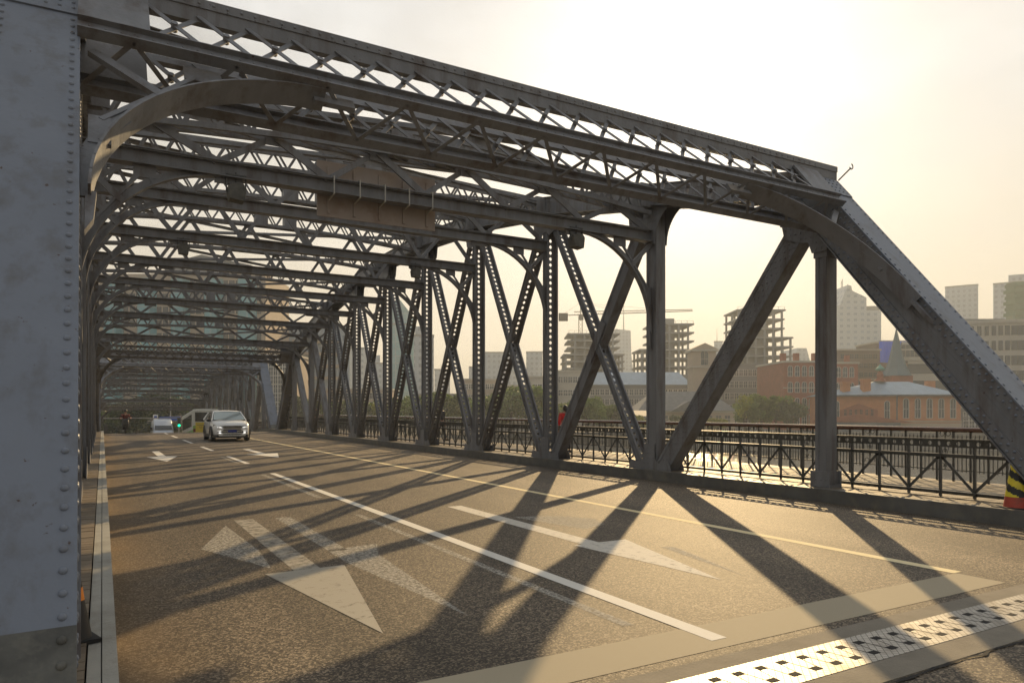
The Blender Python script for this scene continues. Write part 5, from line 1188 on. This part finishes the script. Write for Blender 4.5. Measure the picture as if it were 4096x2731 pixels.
for k in range(n):
    a = -w_/2+w_*k/n; b = a+w_/n; y0_, y1_ = .15*math.sin(k*1.3), .15*math.sin((k+1)*1.3); z0, z1 = H(1450,d), H(1365,d)
    mb.add([(a,y0_,z0),(b,y1_,z0),(b,y1_,z1),(a,y0_,z1),(a,y0_+.12,z0),(b,y1_+.12,z0),(b,y1_+.12,z1),(a,y0_+.12,z1)], [(0,1,2,3),(7,6,5,4),(3,2,6,7),(0,4,5,1)])
mb.build('net', M['netting'], t); mb = MB(); mb.cyl((-w_/2,.3,z1+.2),(w_/2,.3,z1+.2),.15,6); mb.build('top_pole', M['pole'], t)
# church spire
d = 200; t, w_ = bld('church', 'slender blue grey church spire rising behind the orange brick building', 'church', 3560, 3660, d)
zb = H(1502, d); mb = MB(); mb.box(-w_*.42, w_*.42, 0, w_*.84, 0, zb); mb.build('tower', M['brick_red'], t)
mb = MB(); zt = H(1303, d); c = (-w_*.12, w_*.42)
ri = [(w_*.56, zb), (w_*.40, H(1470,d)), (w_*.27, H(1430,d)), (w_*.0, zt)]; vs = []
for r_, z_ in ri:
    for k in range(8): a = R(22.5+45*k); vs.append((c[0]*(z_-zb)/(zt-zb)*0+r_*math.cos(a)-w_*.02, c[1]+r_*math.sin(a), z_))
mb.add(vs, [(i*8+k, i*8+(k+1)%8, (i+1)*8+(k+1)%8, (i+1)*8+k) for i in range(3) for k in range(8)]); mb.build('spire', M['spire'], t)
# orange brick building with hipped zinc roof
d = 165; px0, px1 = 3588, 3836
x, y = vp(px0, d); t = empty('brick_hall', 'orange brick hall with grey zinc hipped roof and white arched windows', 'building', (x, y, LAND), -TH-R(3))
w_ = wpx(px1-px0, d); h = H(1581, d); dl = wpx(px0-3350, d)   # left wing recedes
mb = MB(); th = R(22); lx, ly = -dl*1.0, dl*.35
def q3(a, b, z): return (a, b, z)
mb.prism([(0,0),(w_,0),(w_+lx*.2,14),(lx,ly+12),(lx,ly)], 0, h, lambda a, b, c: (a, b, c)); mb.build('walls', M['brick_orange'], t)
o_ = .9; zt = H(1522, d); mb = MB()
e = [(-.2,-o_,h),(w_+o_,-o_,h),(w_+lx*.2+o_,14+o_,h),(lx-o_,ly+12+o_,h),(lx-o_,ly-o_*.6,h)]; r1 = (-wpx(40,d), 6.5, zt); r2_ = (w_-wpx(150,d), 6.5, zt)
mb.add(e+[r1, r2_], [(0,1,6,5),(1,2,6),(2,3,5,6),(3,4,5),(4,0,5),(4,3,2,1,0)]); mb.build('roof', M['roof_blue'], t)
mb = MB(); mb.beam((-.1,-o_-.02,h+.02),(w_+o_,-o_-.02,h+.02),.25,.35); mb.beam((-.1,-o_-.02,h+.02),(lx-o_,ly-o_*.6,h+.02),.25,.35); mb.beam((-.05,-.12,0),(-.05,-.12,h),.25,.25); mb.build('gutter', M['roof_dark'], t)
windows(t, wpx(12,d), w_-wpx(8,d), H(1665,d), H(1610,d), 5, 1, 1.15, 3.9, -.0, 'window', 'frame_white', True, True)
windows(t, wpx(12,d), w_-wpx(8,d), H(1722,d), H(1702,d), 5, 1, 1.4, 1.4, -.0, 'window', 'stone_warm')
mb = MB(); mb.box(0.2, w_+.15, -.15, -.003, H(1688,d), H(1682,d)); mb.box(.2, w_+.1, -.08, -.003, .0, H(1692,d)); mb.build('plinth', M['stone_warm'], t)
la = math.atan2(ly, lx)  # left wall windows
wl = bpy.data.objects.new('side_wing', None); col.objects.link(wl); wl.parent = t; wl.rotation_euler = (0,0,la+math.pi); wl.location = (lx, ly, 0); Lw = math.hypot(lx, ly)
windows(wl, Lw*.80, Lw*.92, H(1672,d), H(1615,d), 1, 1, 1.0, 3.6, -.0, 'window', 'frame_white', True); windows(wl, Lw*.06, Lw*.2, H(1672,d), H(1615,d), 1, 1, 1.0, 3.6, 0, 'window', 'frame_white', True)
mb = MB(); c = Lw*.45
mb.prism([(c-4,H(1690,d)),(c+4,H(1690,d)),(c+4,H(1640,d)),(c,H(1613,d)),(c-4,H(1640,d))], -.25, -.003, lambda a, b, cc: (a, cc, b)); mb.build('gable', M['brick_red'], wl)
mb = MB(); mb.prism([(c-11,H(1688,d)),(c+11,H(1688,d)),(c,H(1655,d))], -2.6, -.26, lambda a, b, cc: (a, cc, b)); mb.build('porch_roof', M['brick_red'], wl)
mb = MB(); mb.box(c-8.5, c+8.5, -2.4, -.27, 0, H(1690,d)); mb.build('porch', M['grey_wall'], wl)
windows(wl, c-3.4, c+3.4, H(1655,d), H(1645,d), 6, 1, .5, 1.4, -.25, 'window', 'brick_red')
for q in (.40, .70): mb = MB(); mb.box(lx*q-.9, lx*q+.9, ly*q+1, ly*q+2.6, h-.5, H(1512 if q<.5 else 1524,d)); mb.box(lx*q-1.1, lx*q+1.1, ly*q+.8, ly*q+2.8, H(1520 if q<.5 else 1532,d), H(1515 if q<.5 else 1527,d)); mb.build('chimney', M['brick_orange'], t)
mb = MB(); mb.box(w_*.66, w_*.66+1.8, 5, 6.6, h, H(1520,d)); mb.build('chimney', M['brick_orange'], t)
cx = -wpx(15,d); cup = MB(); cup.revolve([(w_*.10,H(1518,d)),(w_*.05,H(1508,d)),(w_*.045,H(1500,d)),(w_*.06,H(1497,d)),(w_*.045,H(1490,d)),(w_*.03,H(1478,d))], (cx,6.5,0), 12); cup.build('lantern', M['brick_red'], t)
cup = MB(); cup.revolve([(w_*.02,H(1478,d)),(w_*.085,H(1472,d)),(w_*.05,H(1462,d)),(w_*.015,H(1455,d)),(w_*.01,H(1450,d)),(0,H(1448,d))], (cx,6.5,0), 16); cup.build('dome', M['copper'], t)
# white office, curved
d = 205; t, w_ = bld('office_building', 'long white curved office with rows of dark windows behind the right end post', 'building', 3640, 4250, d)
def rowblk(x0, x1, ytop, ybot, nx, nz_, bulge, yoff=0):
    a = wpx(x0-3945, d); b = wpx(x1-3945, d); zt_, zb_ = H(ytop, d), H(ybot, d); n = nx; mb = MB(); pts = []
    f = lambda u: yoff-bulge*(1-(2*u-1)**2)
    for k in range(n+1): u = k/n; pts.append((a+(b-a)*u, f(u)))
    Lc = (3945/4-512)/F*d; bk_ = lambda q: (Lc+q)*(1+22/d)-Lc
    mb.prism(pts+[(bk_(b), 22), (bk_(a), 22)], zb_, zt_, lambda p, q, r: (p, q, r)); mb.build('walls', M['stone'], t)
    mb = MB(); mb.prism([(p[0], p[1]-.4) for p in pts]+[(bk_(b), 22), (bk_(a), 22)], zt_+.003, zt_+.9, lambda p, q, r: (p, q, r)); mb.build('parapet', M['stone'], t)
    return a, b, zt_, zb_, f
a, b, zt_, zb_, f = rowblk(3815, 4250, 1300, 1710, 20, 7, 6)
fr = MB(); fr.box(-.75, .75, -.06, .3, -1.35, 1.35); wme = fr.mesh('window', M['window']); rest = MB(); cnt = 0
for j in range(7):
    for i in range(20):
        u = (i+.5)/20; x = a+(b-a)*u; y = f(u)-.02; z = zb_+(zt_-zb_)*(j+.5)/7
        if cnt < 98 and x < wpx(4110-3945, d): obj('window', wme, t, (x, y, z)); cnt += 1
        else: rest.box(x-.75, x+.75, y-.06, y+.3, z-1.35, z+1.35)
a2, b2, zt2, zb2, f2 = rowblk(3640, 3812, 1440, 1710, 9, 4, 0, 1.0)
for j in range(4):
    for i in range(9):
        u = (i+.5)/9; x = a2+(b2-a2)*u; z = zb2+(zt2-zb2)*(j+.5)/4; rest.box(x-.75, x+.75, .93, 1.2, z-1.4, z+1.4)
a3, b3, zt3, zb3, f3 = rowblk(3650, 3760, 1372, 1439, 6, 1, 0, 6.0)
for j in range(2):
    for i in range(6): u = (i+.5)/6; x = a3+(b3-a3)*u; z = zb3+1+(zt3-zb3)*(j+.3)/2.; rest.box(x-.6, x+.6, 5.93, 6.2, z-.4, z+1.5)
o = rest.build('windows', M['window'], t); o['kind'] = 'stuff'
mb = MB(); mb.box(wpx(3830-3945,d), wpx(4060-3945,d), 4, 18, zt_+1, H(1268,d)); mb.build('plant_room', M['grey_wall'], t)
block('old_house', 'grey low house between the orange hall and the end post', 'building', 3838, 3960, 1640, 172, 'grey_wall', 4, 2, 1.2, 2.0)

# buildings beyond the far end of the bridge
d = 190; t, w_ = bld('hotel', 'big tan hotel block with blue green glass bays behind the trusses on the left', 'building', 395, 1062, d)
h = H(1095, d); mb = MB(); mb.box(-w_/2, w_/2, 0, 20, 0, h); mb.build('walls', M['stone_warm'], t)
mb = MB(); mb.prism([(-w_*.1, 0), (w_*.42, 0), (w_*.42, 2.2), (w_*.12, 5.0), (-w_*.1, 2.4)], -.5, 12, lambda a, b, c: (a, c, h+b)); mb.build('roof', M['grey_wall'], t)
for k in range(5):
    a = -w_/2+w_*(.09+.2*k); mb = MB(); mb.prism([(a-2.6,0),(a-1.6,-2),(a+1.6,-2),(a+2.6,0)], 3, h-1.5, lambda p, q, r: (p, q, r)); mb.build('glass_bay', M['f_glass'], t)
windows(t, -w_/2+1, w_/2-1, 2, h-1, 24, 11, 1.5, 1.9, 0, 'window', 'stone')
t, w_, h = simple_tower('grey residential tower with balconies right of the tan hotel', 1135, 1395, 1310, 215, M['f_grey'], dep=22, steps=[(1180, 1300, 1290)])
for k in range(1, int(h/3.6)): mb = MB(); mb.box(-w_*.35, w_*.35, -1.3, -.003, k*3.6, k*3.6+.9); mb.build('balcony', M['stone_warm'], t)
block('stone_building', 'beige stone building with tall paired windows behind the far end posts', 'building', 1062, 1180, 1425, 180, 'stone_warm', 5, 8, 1.0, 2.2)
block('apartment_building', 'pale lower block beyond the far footway, left of the slim tower', 'building', 1300, 1560, 1560, 200, 'stone_warm', 12, 4, 1.3, 1.6)
block('street_building', 'low stone street building at the end of the road', 'building', 380, 900, 1640, 160, 'stone_warm', 9, 2, 2.6, 2.6, z0=0.3, frame='stone_warm')

# ------------------------------------------------------------------ trees
def tree_mesh(seed, h, r, m, n=3600, leaf=.34, sparse=False):
    rnd = random.Random(seed); crown = MB(); blobs = []
    for k in range(16):
        a = rnd.uniform(0, 6.28); rr = r*rnd.uniform(.1, .78); z = h*rnd.uniform(.38, .88); blobs.append((rr*math.cos(a), rr*math.sin(a), z, r*rnd.uniform(.22, .46)))
    for k in range(n):
        bx, by, bz, br = blobs[rnd.randrange(16)]; th, ph = rnd.uniform(0, 6.28), math.acos(rnd.uniform(-1, 1)); q = br*rnd.uniform(.55, 1.08)
        c = Vector((bx+q*math.sin(ph)*math.cos(th), by+q*math.sin(ph)*math.sin(th), bz+q*.8*math.cos(ph)))
        s = leaf*rnd.uniform(.5, 1.2); u = Vector((rnd.gauss(0,1), rnd.gauss(0,1), rnd.gauss(0,1))).normalized(); v = u.orthogonal().normalized()
        crown.add([c-u*s, c-v*s*.6, c+u*s, c+v*s*.6], [(0,1,2,3)])
    tr = MB(); tr.cyl((0,0,0), (0,0,h*.45), r*.07, 8, r*.045)
    for bx, by, bz, br in blobs[:9]: tr.cyl((0,0,h*rnd.uniform(.25,.45)), (bx*.9,by*.9,bz), r*.03, 5, .03)
    return crown.mesh('crown', M[m]), tr.mesh('trunk', M['bark'])
TM = [tree_mesh(1, 8.5, 4.6, 'leaf'), tree_mesh(2, 7.5, 4.4, 'leaf_yellow'), tree_mesh(3, 9, 5, 'leaf_dark'), tree_mesh(4, 9, 2.6, 'leaf_yellow', 900, .22)]
def tree(xf, d, kind, sc, label, rot=0, name='tree', group='trees on the far bank', sz=None):
    x, y = vp(xf, d); t = empty(name, label, 'tree', (x, y, LAND), rot, group); t.scale = (sc, sc, sz or sc); c, b = TM[kind]; obj('crown', c, t); obj('trunk', b, t)
random.seed(11)
spots = [(1180,150,2,.9),(1265,152,0,.9),(1345,155,0,.85),(1420,150,2,.8),(1500,156,0,.85),(1570,150,1,.95),(1640,150,0,.98),(1705,154,1,.85),(1775,150,0,1.08),(1850,152,1,1.0),(1925,150,0,.98),(1985,158,1,.9),(2045,150,0,1.14),(2105,152,0,1.22),(2165,152,1,1.0),
         (2235,150,1,.96),(2295,150,0,.9),(2345,146,0,.95),(2400,152,0,.8),(2450,155,2,.7),(2535,148,1,.6),(2985,155,0,.85),(3045,158,0,1.05),(3105,160,0,1.0),(3150,158,2,.8),(2700,152,2,.45),(2780,155,1,.4),(2870,152,1,.5)]
where = ['beside the far end posts','left of the tall grey balcony tower','below the grey balcony tower','under the slim pale tower','left of the teal tower','in front of the teal tower','below the grey tower by the teal tower','behind the fifth post','in the middle of the bank row','between two perforated posts','behind the crossing braces','below the wide flat block','tallest in the row left of the third post','round topped beside the third post','behind the third post',
         'just right of the person in red','behind the leaning heavy brace','round bush like in front of the long hall','small before the long hall','low by the long hall','small yellow green one left of the second post','left of the bushy clump before the office block','bushy one before the grey office block','at the foot of the red brick building','darker one against the red brick wall','low shrub before the old villa','yellowish shrub under the heavy brace','small yellow one right of the old villa']
kinds = ['green bushy tree ', 'yellow green tree ', 'dark green tree ']
for k, (a, d_, kd, s) in enumerate(spots): tree(a, d_, kd, s, kinds[kd]+where[k], random.uniform(0, 6))
tree(2978, 148, 3, 1.0, 'thin sparse tree with glittering leaves in front of the grey office block', 1.0, 'sapling', None)
# street beyond the bridge
for k, (x, y, s, kd, lb) in enumerate([(-8, 135, .8, 2, 'dark street tree beyond the scooter, left of the road'), (0, 150, .75, 0, 'rounded street tree behind the far portal'), (9, 146, .95, 2, 'wide dark street tree behind the white van'), (17, 150, .8, 0, 'green street tree right of the blue road sign'), (-14, 142, .7, 2, 'small dark tree at the left end of the far street'), (-4, 133, .75, 0, 'green street tree just left of the rider'), (5, 135, .8, 2, 'dense street tree between rider and white van')]):
    t = empty('tree', lb, 'tree', (x, y, LAND), k, 'street trees beyond the bridge'); t.scale = (s, s, s); obj('crown', TM[kd][0], t); obj('trunk', TM[kd][1], t)
random.seed(5); mb = MB()
for k in range(11000):
    c = Vector((random.uniform(-16, 24), random.uniform(139, 141), LAND+random.uniform(0, 3.0))); s = .16; u = Vector((random.gauss(0,1), random.gauss(0,1), random.gauss(0,1))).normalized(); v = u.orthogonal().normalized()
    mb.add([c-u*s, c-v*s, c+u*s, c+v*s], [(0,1,2,3)])
tag(mb.build('hedge', M['leaf_dark']), 'clipped dark hedge across the end of the far street', 'hedge')
def pt(xf, y, ex=0):   # point on the street at bearing xf and bridge distance y
    tq = (xf/4-512)/F; return y*(ST+tq*CT)/(CT-tq*ST)
x = pt(716, 116); t = empty('traffic_light', 'traffic signal showing green on a pole between van and bus', 'traffic light', (x, 116, LAND))
dd = 116*CT+x*ST; zg = zh(1701, dd)-LAND
mb = MB(); mb.cyl((0,.3,0),(0,.3,zg+1.2),.09,10); mb.beam((0,.3,zg+1.1),(-11,.3,zg+1.1),.12,.12); mb.build('pole', M['pole'], t)
mb = MB(); mb.box(-.24,.24,-.15,.15,zg-.35,zg+1.15); mb.build('housing', M['trim'], t)
mb = MB(); mb.cyl((0,-.17,zg),(0,-.13,zg),.19,16); mb.build('green_lamp', M['green_lamp'], t)
for k in (1, 2): mb = MB(); mb.cyl((0,-.17,zg+.42*k),(0,-.13,zg+.42*k),.13,16); mb.build('unlit_lamp', M['black'], t)
x = pt(424, 113); t = empty('traffic_light', 'small dark signal seen from the side at the far left kerb', 'traffic light', (x, 113, LAND)); mb = MB(); mb.cyl((0,0,0),(0,0,2.0),.06,8); mb.build('pole', M['pole'], t); mb = MB(); mb.box(-.2,.2,-.2,.2,2.0,3.2); mb.build('housing', M['trim'], t)
x = pt(680, 124); dd = 124*CT+x*ST; t = empty('road_sign', 'blue direction board on a pole above the far street', 'sign', (x, 124, LAND)); z = zh(1682, dd)-LAND
mb = MB(); mb.box(-1.5,1.5,-.05,.05,z,zh(1666,dd)-LAND); mb.build('board', M['sign_blue'], t); mb = MB(); mb.cyl((0,.12,0),(0,.12,z+.8),.08,8); mb.build('pole', M['pole'], t)
x = pt(622, 121); dd = 121*CT+x*ST; t = empty('lane_sign', 'small square white and blue lane sign above the van', 'sign', (x, 121, LAND)); z = zh(1676, dd)-LAND
mb = MB(); mb.box(-.35,.35,-.04,.04,z,z+.7); mb.build('board', M['white'], t); mb = MB(); mb.box(-.2,.2,-.06,-.045,z+.15,z+.5); mb.build('symbol', M['sign_blue'], t); mb = MB(); mb.cyl((0,.1,0),(0,.1,z+.8),.06,8); mb.build('pole', M['pole'], t)
t = empty('street_lamp', 'slim grey street lamp pole behind the white van', 'lamp post', (pt(682, 130), 130, LAND)); mb = MB(); mb.cyl((0,0,0),(0,0,11),.12,8,.07); mb.build('pole', M['pole'], t); mb = MB(); mb.beam((0,0,11),(1.6,0,11.3),.1,.1); mb.box(1.2,2.1,-.15,.15,11.22,11.36); mb.build('lamp_head', M['pole'], t)

# ------------------------------------------------------------------ haze
hz = MB(); hz.box(-1400, 1500, -900, 1600, -9.6, 190); hm = bpy.data.materials.new('haze_air'); hm.use_nodes = True; n = hm.node_tree
n.nodes.remove(n.nodes['Principled BSDF']); pv = n.nodes.new('ShaderNodeVolumePrincipled'); pv.inputs['Density'].default_value = .00075; pv.inputs['Color'].default_value = (.86, .93, 1.0, 1); pv.inputs['Anisotropy'].default_value = .3
n.links.new(pv.outputs[0], n.nodes['Material Output'].inputs['Volume'])
ho = hz.build('haze', hm); ho['kind'] = 'stuff'; ho['label'] = 'pale warm haze over the river and city'; ho['category'] = 'haze'
